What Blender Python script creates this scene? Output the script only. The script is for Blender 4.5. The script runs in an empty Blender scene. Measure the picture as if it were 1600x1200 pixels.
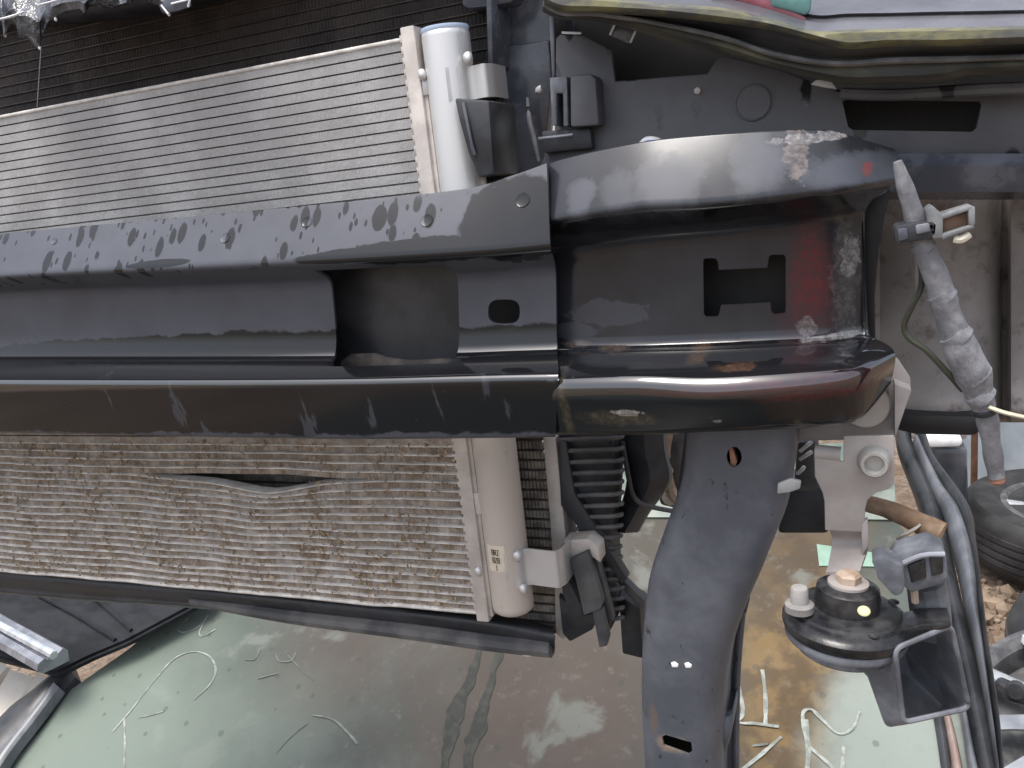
import bpy, bmesh, math, random
from mathutils import Vector, Matrix, noise
random.seed(7)
rad = math.radians
S = bpy.context.scene
COL = S.collection

# ------------------------------------------------------------------ camera
F = 1331.0                                   # focal length in photo pixels (1600 wide)
EYE = Vector((0, 0, 1.45))                   # camera height above the yard
AX = Vector((.928, -.019, -.372)).normalized()          # the car's axes seen by the camera
AZ = Vector((-.109, -.969, -.222)); AZ = (AZ - AX * AZ.dot(AX)).normalized()
AY = AZ.cross(AX)
cam = bpy.data.objects.new('camera', bpy.data.cameras.new('camera'))
COL.objects.link(cam); S.camera = cam
cam.data.sensor_width = 36; cam.data.lens = F / 1600 * 36
cam.data.clip_start = 0.02; cam.data.clip_end = 3000
r = Vector((AX.x, AY.x, AZ.x)); d = Vector((AX.y, AY.y, AZ.y)); f = Vector((AX.z, AY.z, AZ.z))
m = Matrix.Identity(4)
for i in range(3):
    m[i][0] = r[i]; m[i][1] = -d[i]; m[i][2] = -f[i]; m[i][3] = EYE[i]
cam.matrix_world = m

# ------------------------------------------------------------------ light: bright overcast
SUN_EL, SUN_AZ = 74, 205                     # azimuth: clockwise from +Y
w = bpy.data.worlds.new('World'); S.world = w; w.use_nodes = True
nt = w.node_tree; bg = nt.nodes['Background']
sky = nt.nodes.new('ShaderNodeTexSky'); sky.sky_type = 'NISHITA'; sky.sun_disc = False
sky.sun_elevation = rad(SUN_EL); sky.sun_rotation = rad(SUN_AZ)
sky.air_density = 1.0; sky.dust_density = 4.0; sky.ozone_density = 1.0
hs = nt.nodes.new('ShaderNodeHueSaturation'); hs.inputs['Saturation'].default_value = 0.5
nt.links.new(sky.outputs[0], hs.inputs['Color']); nt.links.new(hs.outputs[0], bg.inputs[0])
bg.inputs[1].default_value = 0.15
sun = bpy.data.objects.new('sun', bpy.data.lights.new('sun', 'SUN')); COL.objects.link(sun)
sun.data.energy = 1.2; sun.data.angle = rad(24); sun.data.color = (1, .97, .93)
sd = Vector((math.sin(rad(SUN_AZ)) * math.cos(rad(SUN_EL)), math.cos(rad(SUN_AZ)) * math.cos(rad(SUN_EL)), math.sin(rad(SUN_EL))))
sun.rotation_euler = sd.to_track_quat('Z', 'Y').to_euler()
S.view_settings.view_transform = 'Standard'; S.view_settings.look = 'None'
S.view_settings.exposure = 1.0; S.view_settings.gamma = 1
S.view_settings.use_curve_mapping = False

# ------------------------------------------------------------------ placing helpers
def ray(px, py):
    c = Vector((px - 800, py - 600, F))
    return Vector((AX.dot(c), AY.dot(c), AZ.dot(c)))
def V(px, py, Y):                            # point seen at a photo pixel, Y metres in front of the eye
    q = ray(px, py); return EYE + q * (Y / q.y)
def G(px, py, Z=0.0):                        # point seen at a photo pixel, on the level Z
    q = ray(px, py); return EYE + q * ((Z - EYE.z) / q.z)
WS_P = EYE + Vector((0, 1.04, -.81)); WS_N = Vector((0, -math.sin(rad(28)), math.cos(rad(28))))
def W(px, py, off=0.0):                      # point on the lower car's windscreen plane
    q = ray(px, py); return EYE + q * ((WS_P + WS_N * off - EYE).dot(WS_N) / q.dot(WS_N))

# ------------------------------------------------------------------ materials
MATS = {}
def sock(nt, x, inp):
    if hasattr(x, 'links') or hasattr(x, 'is_output'): nt.links.new(x, inp)
    else: inp.default_value = x
class NB:
    def __init__(s, name):
        s.m = bpy.data.materials.new(name); s.m.use_nodes = True; s.nt = s.m.node_tree
        s.p = s.nt.nodes['Principled BSDF']; s.tc = s.nt.nodes.new('ShaderNodeTexCoord')
        MATS[name] = s.m
    def n(s, t): return s.nt.nodes.new(t)
    def coord(s, scale=(1, 1, 1), loc=(0, 0, 0), rot=(0, 0, 0)):
        mp = s.n('ShaderNodeMapping'); mp.inputs['Scale'].default_value = scale
        mp.inputs['Location'].default_value = loc; mp.inputs['Rotation'].default_value = rot
        s.nt.links.new(s.tc.outputs['Object'], mp.inputs[0]); return mp.outputs[0]
    def noise(s, sc=10, det=4, rough=.55, scale=(1, 1, 1), loc=(0, 0, 0), dist=0):
        t = s.n('ShaderNodeTexNoise'); s.nt.links.new(s.coord(scale, loc), t.inputs['Vector'])
        t.inputs['Scale'].default_value = sc; t.inputs['Detail'].default_value = det
        t.inputs['Roughness'].default_value = rough; t.inputs['Distortion'].default_value = dist
        return t.outputs[0]
    def voro(s, sc=10, scale=(1, 1, 1), rnd=1.0, feat='F1', loc=(0, 0, 0)):
        t = s.n('ShaderNodeTexVoronoi'); s.nt.links.new(s.coord(scale, loc), t.inputs['Vector'])
        t.inputs['Scale'].default_value = sc; t.inputs['Randomness'].default_value = rnd; t.feature = feat
        return t.outputs[0]
    def ramp(s, x, a, b, lo=0.0, hi=1.0):
        t = s.n('ShaderNodeMapRange'); t.interpolation_type = 'SMOOTHSTEP'
        s.nt.links.new(x, t.inputs[0])
        for i, v in zip((1, 2, 3, 4), (a, b, lo, hi)): t.inputs[i].default_value = v
        return t.outputs[0]
    def math(s, op, a, b=0.0, clamp=False):
        t = s.n('ShaderNodeMath'); t.operation = op; t.use_clamp = clamp
        sock(s.nt, a, t.inputs[0]); sock(s.nt, b, t.inputs[1]); return t.outputs[0]
    def mix(s, fac, a, b):
        t = s.n('ShaderNodeMix'); t.data_type = 'RGBA'
        sock(s.nt, fac, t.inputs[0])
        for x, i in ((a, 6), (b, 7)):
            if isinstance(x, tuple): t.inputs[i].default_value = (*x, 1)
            else: s.nt.links.new(x, t.inputs[i])
        return t.outputs[2]
    def mixf(s, fac, a, b):
        t = s.n('ShaderNodeMix'); t.data_type = 'FLOAT'
        for x, i in ((fac, 0), (a, 2), (b, 3)): sock(s.nt, x, t.inputs[i])
        return t.outputs[0]
    def spot(s, c, rx, ry, rz, soft=.35, nsc=90, namp=.5):      # a stain with a ragged edge round point c (object space)
        mp = s.n('ShaderNodeVectorMath'); mp.operation = 'SUBTRACT'
        s.nt.links.new(s.tc.outputs['Object'], mp.inputs[0]); mp.inputs[1].default_value = c
        q = s.n('ShaderNodeVectorMath'); q.operation = 'DIVIDE'; s.nt.links.new(mp.outputs[0], q.inputs[0]); q.inputs[1].default_value = (rx, ry, rz)
        l = s.n('ShaderNodeVectorMath'); l.operation = 'LENGTH'; s.nt.links.new(q.outputs[0], l.inputs[0])
        nn = s.math('MULTIPLY', s.math('SUBTRACT', s.noise(nsc, 4, .6), .5), namp * 2)
        return s.ramp(s.math('ADD', l.outputs['Value'], nn), 1 + soft, 1 - soft)
    def bump(s, h, strength=.3, dist=.001):
        b = s.n('ShaderNodeBump'); b.inputs['Strength'].default_value = strength; b.inputs['Distance'].default_value = dist
        s.nt.links.new(h, b.inputs['Height']); s.nt.links.new(b.outputs[0], s.p.inputs['Normal'])
    def set(s, base=None, rough=None, metal=None, coat=None, spec=None):
        for k, v in (('Base Color', base), ('Roughness', rough), ('Metallic', metal), ('Coat Weight', coat), ('Specular IOR Level', spec)):
            if v is None: continue
            if k == 'Base Color' and isinstance(v, tuple): v = (*v, 1)
            sock(s.nt, v, s.p.inputs[k])
        return s.m
def mat(name, a, b=None, rough=.5, rough2=None, metal=0, sc=40, bump=.15, bsc=300, lo=.4, hi=.65, scale=(1, 1, 1), spec=None, bdist=.0005):
    if name in MATS: return MATS[name]
    k = NB(name); b = b or tuple(min(1, x * 1.5) for x in a)
    fac = k.ramp(k.noise(sc, 6, .6, scale), lo, hi)
    k.set(k.mix(fac, a, b), k.mixf(fac, rough, rough if rough2 is None else rough2), metal, spec=spec)
    if bump: k.bump(k.noise(bsc, 3, .6), bump, bdist)
    return k.m

# ------------------------------------------------------------------ objects
def tag(o, label=None, cat=None, group=None, kind=None):
    for k, v in (('label', label), ('category', cat), ('group', group), ('kind', kind)):
        if v: o[k] = v
    return o
def thing(name, label, cat, loc, group=None):
    o = bpy.data.objects.new(name, None); COL.objects.link(o); o.location = loc; o.empty_display_size = .03
    return tag(o, label, cat, group)
def base_of(o):
    v = Vector((0, 0, 0))
    while o: v += o.location; o = o.parent
    return v
def finish(me, smooth=35):
    me.update()
    if smooth:
        me.shade_smooth(); me.set_sharp_from_angle(angle=rad(smooth))
    else: me.shade_flat()
def obj(name, bm, material, parent=None, loc=None, smooth=35, normals=True):
    """bm in world coordinates -> one mesh object whose origin is loc (or the parent's origin)."""
    o0 = base_of(parent) if parent else Vector(loc or (0, 0, 0))
    if normals: bmesh.ops.recalc_face_normals(bm, faces=bm.faces[:])
    bmesh.ops.translate(bm, verts=bm.verts[:], vec=-o0)
    me = bpy.data.meshes.new(name); bm.to_mesh(me); bm.free(); finish(me, smooth)
    me.materials.append(material)
    o = bpy.data.objects.new(name, me); COL.objects.link(o)
    if parent: o.parent = parent
    else: o.location = o0
    return o
def fillet(pts, rs, closed=False, n=4):
    out = []; N = len(pts)
    for i, p in enumerate(pts):
        r_ = rs[i] if isinstance(rs, (list, tuple)) else rs
        if (not closed and i in (0, N - 1)) or r_ <= 0:
            out += [p.copy()] * (1 if not closed else 1); continue
        a, b = pts[i - 1], pts[(i + 1) % N]
        la, lb = (a - p).length, (b - p).length
        A = p + (a - p) * min(r_ / max(la, 1e-6), .48); B = p + (b - p) * min(r_ / max(lb, 1e-6), .48)
        for k in range(n + 1):
            t = k / n; out.append(A * (1 - t) ** 2 + p * 2 * t * (1 - t) + B * t * t)
    return out
def catmull(p0, p1, p2, p3, t):
    return ((p1 * 2) + (p2 - p0) * t + (p0 * 2 - p1 * 5 + p2 * 4 - p3) * t * t + (p1 * 3 - p0 - p2 * 3 + p3) * t ** 3) * .5
def dense(rows, sub):
    out = []
    for i in range(len(rows) - 1):
        a, b = rows[max(i - 1, 0)], rows[min(i + 2, len(rows) - 1)]
        for k in range(sub):
            t = k / sub
            out.append([catmull(a[j], rows[i][j], rows[i + 1][j], b[j], t) for j in range(len(rows[i]))])
    out.append([p.copy() for p in rows[-1]]); return out
def loft(rows, closed=False, cap=False, bm=None):
    bm = bm or bmesh.new()
    vs = [[bm.verts.new(p) for p in r_] for r_ in rows]
    n = len(rows[0])
    for i in range(len(rows) - 1):
        for j in range(n if closed else n - 1):
            k = (j + 1) % n
            try: bm.faces.new((vs[i][j], vs[i + 1][j], vs[i + 1][k], vs[i][k]))
            except ValueError: pass
    if cap and closed:
        bm.faces.new(vs[0]); bm.faces.new(vs[-1][::-1])
    return bm
def prism(pts, Y0, depth, bevel=.0008, bm=None, seg=2, r=0.0):
    """outline in photo pixels on the plane Y0 (or pixel+own Y), pushed straight back by depth."""
    P = [V(p[0], p[1], p[2] if len(p) > 2 else Y0) for p in pts]
    if r: P = fillet(P, r, True)
    own = bmesh.new()
    a = [own.verts.new(p) for p in P]; b = [own.verts.new(p + Vector((0, depth, 0))) for p in P]
    own.faces.new(a); own.faces.new(b[::-1])
    for i in range(len(P)):
        j = (i + 1) % len(P); own.faces.new((a[i], b[i], b[j], a[j]))
    bmesh.ops.recalc_face_normals(own, faces=own.faces[:])
    if bevel:
        es = [e for e in own.edges if e.calc_face_angle(0) > .6]
        bmesh.ops.bevel(own, geom=es, offset=bevel, segments=seg, profile=.5, affect='EDGES', clamp_overlap=True)
    if bm is None: return own
    me = bpy.data.meshes.new('t'); own.to_mesh(me); own.free(); bm.from_mesh(me); bpy.data.meshes.remove(me); return bm
def cutter(pts, Y, y0, y1):
    P = [V(a, b_, Y) for a, b_ in pts]; own = bmesh.new()
    A = [own.verts.new(Vector((p.x, y0, p.z))) for p in P]; B = [own.verts.new(Vector((p.x, y1, p.z))) for p in P]
    own.faces.new(A); own.faces.new(B[::-1])
    for i in range(len(P)):
        j = (i + 1) % len(P); own.faces.new((A[i], B[i], B[j], A[j]))
    bmesh.ops.recalc_face_normals(own, faces=own.faces[:]); return own
def frame(t, up=Vector((0, 0, 1))):
    t = t.normalized(); a = t.cross(up)
    if a.length < 1e-3: a = t.cross(Vector((0, 1, 0)))
    a.normalize(); return a, a.cross(t).normalized()
def tube(pts, rs, seg=10, sub=6, bm=None, flat=1.0, wob=0.0):
    pts = [Vector(p) for p in pts]
    if not isinstance(rs, (list, tuple)): rs = [rs] * len(pts)
    if sub > 1:
        rows = dense([[p] for p in pts], sub); rr = []
        for i in range(len(pts) - 1): rr += [rs[i] + (rs[i + 1] - rs[i]) * k / sub for k in range(sub)]
        rr.append(rs[-1]); pts = [r_[0] for r_ in rows]; rs = rr
    rows = []
    for i, p in enumerate(pts):
        t = pts[min(i + 1, len(pts) - 1)] - pts[max(i - 1, 0)]
        a, b = frame(t)
        rr = rs[i] * (1 + wob * noise.noise(p * 90))
        rows.append([p + a * math.cos(k * 2 * math.pi / seg) * rr + b * math.sin(k * 2 * math.pi / seg) * rr * flat for k in range(seg)])
    return loft(rows, True, True, bm)
def lathe(o, axis, prof, seg=32, bm=None):
    axis = axis.normalized(); a, b = frame(axis, Vector((0, 1, .01)))
    rows = [[o + axis * z + (a * math.cos(k * 2 * math.pi / seg) + b * math.sin(k * 2 * math.pi / seg)) * max(r_, 1e-5) for k in range(seg)] for r_, z in prof]
    return loft(rows, True, True, bm)
def box(c, sx, sy, sz, bevel=.001, bm=None, rot=None):
    own = bmesh.new(); bmesh.ops.create_cube(own, size=1)
    bmesh.ops.scale(own, vec=(sx, sy, sz), verts=own.verts[:])
    if bevel: bmesh.ops.bevel(own, geom=own.edges[:], offset=bevel, segments=2, profile=.5, affect='EDGES')
    if rot is not None: bmesh.ops.rotate(own, matrix=rot, verts=own.verts[:], cent=(0, 0, 0))
    bmesh.ops.translate(own, vec=c, verts=own.verts[:])
    if bm is None: return own
    me = bpy.data.meshes.new('t'); own.to_mesh(me); own.free(); bm.from_mesh(me); bpy.data.meshes.remove(me); return bm
def merge(dst, src):
    me = bpy.data.meshes.new('t'); src.to_mesh(me); src.free(); dst.from_mesh(me); bpy.data.meshes.remove(me); return dst
def face_forward(bm):
    if sum(f_.normal.y * f_.calc_area() for f_ in bm.faces) > 0: bmesh.ops.reverse_faces(bm, faces=bm.faces[:])
def shell(name, bm, material, parent, thick, cutters=(), smooth=40, offset=-1):
    """sheet metal: an open surface given thickness, with holes cut through it."""
    bm.normal_update(); bmesh.ops.recalc_face_normals(bm, faces=bm.faces[:]); bm.normal_update()
    if thick: face_forward(bm)
    o = obj(name, bm, material, parent, smooth=smooth, normals=False)
    if thick: md = o.modifiers.new('s', 'SOLIDIFY'); md.thickness = thick; md.offset = offset
    tmp = []
    for c in cutters:
        bmesh.ops.recalc_face_normals(c, faces=c.faces[:])
        q = obj('cut', c, material, None, smooth=None, loc=(0, 0, 0)); tmp.append(q)
        b = o.modifiers.new('b', 'BOOLEAN'); b.operation = 'DIFFERENCE'; b.object = q; b.solver = 'EXACT'
    bpy.context.view_layer.update()
    dg = bpy.context.evaluated_depsgraph_get()
    me = bpy.data.meshes.new_from_object(o.evaluated_get(dg)); me.name = name
    o.modifiers.clear(); o.data = me; finish(me, smooth)
    for q in tmp: bpy.data.objects.remove(q)
    return o

# ================================================================== the yard (setting)
k = NB('yard_dirt')
fac = k.ramp(k.noise(3, 8, .65), .38, .62); f2 = k.ramp(k.noise(40, 5, .7), .45, .6)
k.set(k.mix(f2, k.mix(fac, (.15, .095, .055), (.26, .19, .13)), (.10, .075, .055)), k.mixf(fac, .9, .55)); k.bump(k.noise(25, 8, .7), .8, .02)
bm = bmesh.new(); bmesh.ops.create_grid(bm, x_segments=120, y_segments=120, size=900)
for v in bm.verts: v.co.z = .0
for v in bm.verts: v.co.z += .0
tag(obj('ground', bm, MATS['yard_dirt']), kind='structure')

# ================================================================== bumper beam
BR = V(700, 470, .53)
def L(px, py, Y, o=BR): return tuple(V(px, py, Y) - o)

def beam_mat(name, spots, base_wet):
    k = NB(name)
    # drops that ran down: voronoi cells stretched downwards, only inside the dropped-on area
    nz = k.noise(60, 3, .6, (1, .4, .5))
    vd = k.math('ADD', k.voro(78, (1, .3, .50)), k.math('MULTIPLY', nz, .35))
    vd2 = k.math('ADD', k.voro(170, (1, .3, .45), loc=(.3, 0, .1)), k.math('MULTIPLY', k.noise(90, 2), .5))
    drops = k.math('MAXIMUM', k.ramp(vd, .53, .47), k.ramp(vd2, .49, .42))
    wet = k.math('ADD', base_wet, k.math('MULTIPLY', k.math('SUBTRACT', k.noise(14, 4, .55), .5), .7), True)
    for c, rx, rz in spots.get('drops', []):
        wet = k.math('MAXIMUM', wet, k.math('MULTIPLY', drops, k.spot(c, rx, .2, rz, .15, 30, .1)))
    for c, rx, rz in spots.get('wet', []):
        wet = k.math('MAXIMUM', wet, k.spot(c, rx, .2, rz, .06, 38, .38))
    for c, rx, rz, soft, a in spots.get('dry', []):
        wet = k.math('MINIMUM', wet, k.math('SUBTRACT', 1.0, k.math('MULTIPLY', k.spot(c, rx, .2, rz, soft, 85, .6), a)))
    runs = k.ramp(k.noise(75, 3, .55, (1, .5, .22), loc=(2, 0, 0)), .64, .70)          # pale dried runs on the wet lower face
    for c, rx, rz in spots.get('runs', []):
        wet = k.math('MINIMUM', wet, k.math('SUBTRACT', 1.0, k.math('MULTIPLY', k.math('MULTIPLY', runs, k.spot(c, rx, .2, rz, .2, 30, .2)), .6)))
    dry = k.math('SUBTRACT', 1.0, wet)
    film = k.ramp(k.noise(22, 5, .6, loc=(3, 1, 2)), .3, .65, .75, 1.0)
    col = k.mix(k.math('MULTIPLY', dry, film), (.010, .0105, .0125), (.074, .079, .098))
    rough = k.mixf(dry, .14, .48)
    fine = k.ramp(k.noise(260, 5, .75), .42, .62)
    for c, rx, rz, colr, soft, amp, a in spots.get('paint', []):
        s_ = k.math('MULTIPLY', k.math('MULTIPLY', k.spot(c, rx, .2, rz, soft, 150, amp), k.mixf(fine, .35, 1.0)), a)
        col = k.mix(s_, col, colr); rough = k.mixf(s_, rough, .25)
    sp = k.ramp(k.noise(420, 3, .7, (.4, 1, 1)), .70, .76)
    col = k.mix(k.math('MULTIPLY', sp, .5), col, (.16, .15, .14))
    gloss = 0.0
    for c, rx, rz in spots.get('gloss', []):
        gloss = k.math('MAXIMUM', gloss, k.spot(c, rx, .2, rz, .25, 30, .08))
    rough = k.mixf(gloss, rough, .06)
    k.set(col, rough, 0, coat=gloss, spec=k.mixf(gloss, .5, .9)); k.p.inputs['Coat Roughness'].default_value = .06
    k.bump(k.math('ADD', k.noise(30, 3, .5), k.math('MULTIPLY', wet, .05)), .05, .002)
    return k.m
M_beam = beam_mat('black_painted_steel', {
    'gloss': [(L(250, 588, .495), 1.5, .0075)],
    'drops': [(L(180, 390, .505), .34, .024)],
    'runs': [(L(200, 640, .49), .4, .03)],
    'wet': [(L(250, 588, .495), .8, .009), (L(250, 556, .525), .36, .0165), (L(780, 545, .525), .10, .016), (L(250, 640, .49), .70, .022),
            (L(640, 392, .50), .055, .008), (L(795, 345, .5), .036, .028), (L(565, 398, .50), .05, .005), (L(590, 340, .51), .006, .009), (L(700, 392, .50), .05, .007), (L(250, 412, .5), .03, .003)],
    'dry': [(L(850, 455, .525), .012, .022, .1, 1)]}, .02)
RED = (.11, .011, .016)
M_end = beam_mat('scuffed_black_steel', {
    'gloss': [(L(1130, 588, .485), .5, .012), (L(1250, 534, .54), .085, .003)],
    'wet': [(L(1000, 345, .5), .14, .006), (L(1100, 630, .49), .25, .030)],
    'dry': [(L(1040, 285, .5), .022, .016, .6, .9), (L(965, 300, .5), .012, .014, .6, .7), (L(1185, 255, .5), .016, .018, .6, 1), (L(900, 310, .5), .010, .012, .4, .8), (L(1350, 262, .53), .04, .010, .4, .8), (L(950, 490, .53), .03, .009, .2, .5), (L(890, 520, .53), .02, .006, .2, .6)],
    'paint': [(L(1268, 425, .545), .011, .026, RED, .5, .3, 1.0),
              (L(1262, 480, .545), .016, .02, RED, .6, .4, .45),
              (L(1210, 600, .49), .06, .004, RED, .7, .5, .45), (L(1285, 612, .5), .03, .003, RED, .5, .5, .6),  # red along the lower lobe: a reflection put into the colour
              (L(1318, 440, .55), .007, .034, (.16, .155, .15), .3, 1.3, .4), (L(1328, 400, .55), .005, .012, (.34, .33, .32), .1, 1.3, .5),
              (L(1262, 505, .55), .006, .005, (.3, .29, .28), .1, 1.3, .5), (L(1310, 522, .55), .018, .0018, (.40, .38, .37), .1, 1.0, .6),
              (L(1243, 240, .51), .006, .016, (.26, .22, .20), .15, 1.2, .55), (L(1265, 215, .51), .02, .003, (.30, .29, .29), .1, 1.0, .7), (L(1300, 228, .51), .008, .002, (.02, .02, .02), .1, .6, .8),
              (L(1088, 553, .505), .006, .004, (.13, .075, .045), .4, .8, .6), (L(1150, 573, .495), .012, .0016, (.15, .075, .045), .3, .8, .6),
              (L(885, 548, .51), .010, .0025, (.20, .15, .12), .3, .7, .6), (L(950, 552, .51), .010, .002, (.16, .11, .08), .3, .7, .5),
              (L(965, 655, .485), .022, .005, (.12, .095, .06), .5, .8, .7), (L(980, 645, .485), .010, .0022, (.5, .48, .45), .1, 1.2, .8),
              (L(880, 650, .485), .003, .022, (.11, .09, .055), .5, .7, .7), (L(1355, 262, .53), .003, .004, (.25, .04, .03), .2, .8, .7),
              (L(1120, 660, .485), .003, .0012, (.4, .4, .4), .1, .8, .8)]}, .78)
beam = thing('bumper_beam', 'long wet black steel bumper beam with windows across the middle', 'bumper beam', BR)

def beam_rows(st, sub):
    rows = []
    for s_ in st: rows.append(fillet([V(a, b, c) for a, b, c, _ in s_], [q[3] for q in s_], n=5))
    return dense(rows, sub)
cs = []
for px, top, fb, ct, cb, r1, r2, bot in ((-420, 404, 462, 486, 556, 579, 594, 668), (0, 365, 433, 458, 556, 577, 597, 675), (300, 338, 420, 447, 556, 578, 597, 681),
                                         (540, 315, 409, 438, 556, 577, 595, 685), (720, 296, 399, 430, 553, 571, 591, 684), (800, 274, 394, 424, 550, 569, 589, 683), (860, 255, 389, 418, 548, 567, 588, 682)):
    xo = 8 if px == 860 else 0
    cs.append([(px - 6 * (px == 860), top + 4, .562, 0), (px - 6 * (px == 860), top, .519, .0012), (px, fb, .4965, .006), (px + xo, ct, .526, .007), (px + xo + 2, cb, .525, .02), (px + xo + 4, r1, .503, .004),
               (px + xo + 4, r2, .4855, .0062), (px + xo, bot, .497, .002), (px + xo, bot + 1, .562, 0)])
win = cutter([(514, 416), (708, 412), (714, 419), (719, 556), (702, 569), (543, 571), (529, 563)], .525, .508, .55)
oval = cutter([(787 + 25 * math.copysign(abs(math.cos(t)) ** .6, math.cos(t)), 487 + 19 * math.copysign(abs(math.sin(t)) ** .75, math.sin(t))) for t in [i * math.pi / 12 for i in range(24)]], .525, .50, .555)
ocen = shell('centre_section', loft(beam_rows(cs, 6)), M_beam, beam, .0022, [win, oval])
es = []
for px, top, fb, ct, cb, cr, r2, bot, b in ((846, 262, 352, 396, 545, 574, 602, 677, .016), (880, 248, 344, 390, 545, 574, 603, 679, .009), (1000, 222, 327, 372, 543, 570, 602, 679, .001), (1100, 211, 323, 362, 540, 570, 612, 675, .001),
                                            (1200, 205, 313, 352, 535, 566, 606, 671, .006), (1290, 203, 301, 342, 530, 560, 596, 665, .016), (1345, 217, 292, 334, 526, 552, 584, 653, .027)):
    es.append([(px, top + 4, .566, 0), (px, top, .517 + b, .0012), (px, fb, .494 + b, .006), (px, ct, .530 + b, .008), (px, cb, .527 + b, .008), (px, cr, .492 + b, .012), (px, r2, .474 + b, .013), (px, bot, .490 + b, .004), (px, bot + 1, .566, 0)])
b = .045
es.append([(1400, 238, .60, 0), (1402, 234, .517 + b, .0012), (1400, 287, .500 + b, .008), (1350, 322, .560, .008), (1348, 522, .553, .008), (1386, 536, .500 + b, .02), (1402, 553, .482 + b, .012), (1392, 600, .500 + b, .006), (1380, 612, .60, 0)])
hh = [(600, 520), (608, 514), (642, 513), (653, 525), (656, 555), (828, 550), (834, 510), (842, 504), (886, 505), (893, 514), (894, 705), (888, 716), (852, 718), (842, 705), (839, 675), (665, 680), (658, 712), (652, 721), (612, 721), (604, 712)]
hc = cutter([(840 + x / 2.308, 180 + y / 2.308) for x, y in hh], .534, .50, .5655)
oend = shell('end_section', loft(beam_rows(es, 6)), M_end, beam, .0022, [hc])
oend['label'] = 'scuffed flared end section with red paint marks and H shaped hole'
M_in = mat('dark_inside', (.008, .008, .010), (.018, .017, .017), .6, sc=25)  # near-black for beam insides; also puts shade into recesses and gaps
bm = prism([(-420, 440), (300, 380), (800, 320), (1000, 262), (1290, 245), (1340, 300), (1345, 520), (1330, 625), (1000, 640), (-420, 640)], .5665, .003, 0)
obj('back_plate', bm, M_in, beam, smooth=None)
bm = prism([(1349, 320), (1392, 296), (1380, 350), (1373, 395), (1367, 461), (1368, 530), (1372, 545), (1349, 538)], .580, .012, .001)
obj('closing_plate', bm, M_in, beam)
# sill of mud in the window
obj('pocket_back', prism([(500, 400), (735, 396), (735, 585), (505, 585)], .552, .003, 0), mat('pocket_steel', (.020, .021, .025), (.05, .05, .055), .4, sc=18, bump=.1), beam, smooth=None)
bm = prism([(530, 566), (548, 553), (585, 552), (606, 559), (640, 563), (700, 560), (716, 566), (716, 580), (535, 582)], .5505, .003, .0012)
obj('caked_mud', bm, mat('grey_mud', (.10, .085, .075), (.20, .17, .15), .8, sc=60, bump=.6), beam)
def on_surface(o, px, py):
    c0 = base_of(o); hit, p, n_, _ = o.ray_cast(EYE - c0, ray(px, py).normalized())
    return p + c0, n_
for px, py, s_ in ((85, 377, 8), (352, 372, 11), (480, 347, 11), (667, 345, 12), (817, 313, 13)):
    c, n_ = on_surface(ocen, px, py); rr = s_ * .00039
    obj('spot_weld', lathe(c, n_, [(rr, -.0005), (rr, .0001), (rr * .9, .0005), (rr * .78, .0003), (rr * .3, .0002), (0, .0002)], 20), M_beam, beam)

# ================================================================== condenser (in front of the radiator)
YC = .58
c_tr = V(640, 60, YC); c_br = V(742, 957, YC)
PITCH = .00767; XR = (c_tr.x + c_br.x) / 2
XL = V(-330, 400, YC).x
cond = thing('condenser', 'silver aluminium condenser with bent dirty lower fins behind the beam', 'condenser', (XR, YC, c_br.z))
tear = V(385, 737, YC); tear2 = V(300, 880, YC); tear3 = V(20, 800, YC)
def sg(u): return math.exp(-u * u)
def crush(x, z):
    """dents in the lower half: the tubes wander, one seam gapes open."""
    dz = dy = 0.0
    low = max(0, min(1, (V(400, 690, YC).z + .02 - z) / .06))
    if low > 0:
        side = max(0, min(1, (XR - x) / .10))
        dz += low * side * (.0018 * noise.noise(Vector((x * 14, z * 9, 1))) + .0006 * noise.noise(Vector((x * 38, z * 40, 5))))
        dy += low * side * .0018 * noise.noise(Vector((x * 18, z * 30, 9)))
        h = tear.z - z
        g = sg((x - tear.x) / .075)
        if h > 0: dz -= (.0170 + .004 * math.sin((x - tear.x) * 40)) * g * math.exp(-h / .030) ; dy += .004 * g * math.exp(-h / .012)
        else: dz += .0016 * g * math.exp(h / .010)
        h = tear2.z - z; g = sg((x - tear2.x) / .03)
        if h > 0: dz -= .003 * g * math.exp(-h / .006)
        else: dz += .002 * g * math.exp(h / .008)
    return dz, dy
k = NB('condenser_fin')
sep = k.n('ShaderNodeSeparateXYZ'); k.nt.links.new(k.tc.outputs['Object'], sep.inputs[0])
zlow = k.ramp(sep.outputs[2], .20, .13)          # road dirt sits on the lower half only
dn = k.noise(35, 6, .65); dn2 = k.noise(230, 4, .7)
dirt = k.math('MULTIPLY', zlow, k.ramp(k.math('ADD', dn, k.math('MULTIPLY', dn2, .7)), .65, 1.0, .45, 1))
hi = k.ramp(k.noise(160, 3, .6, (1, 1, 2)), .60, .72)
up = k.mix(k.ramp(k.noise(14, 5, .6), .4, .65), (.34, .33, .325), (.45, .44, .435))
up = k.mix(k.math('MULTIPLY', hi, .5), up, (.6, .58, .57))
k.set(k.mix(dirt, up, k.mix(k.ramp(k.noise(90, 4, .7), .45, .62), (.24, .185, .135), (.40, .335, .265))), k.mixf(dirt, .45, .9), k.mixf(zlow, .25, .0))
k.bump(dn2, .4, .001)
M_fin = k.m
M_tube = mat('condenser_tube_alloy', (.54, .51, .48), (.74, .71, .67), .42, .6, metal=.15, sc=60, bump=.2)
M_alu = mat('aluminium', (.60, .595, .59), (.46, .45, .445), .42, .6, metal=.55, sc=22, bump=.12, lo=.5, hi=.75)
M_aludirt = mat('dirty_aluminium', (.46, .42, .39), (.62, .57, .53), .55, .7, metal=.25, sc=30, bump=.25)
rng = random.Random(3)
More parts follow.
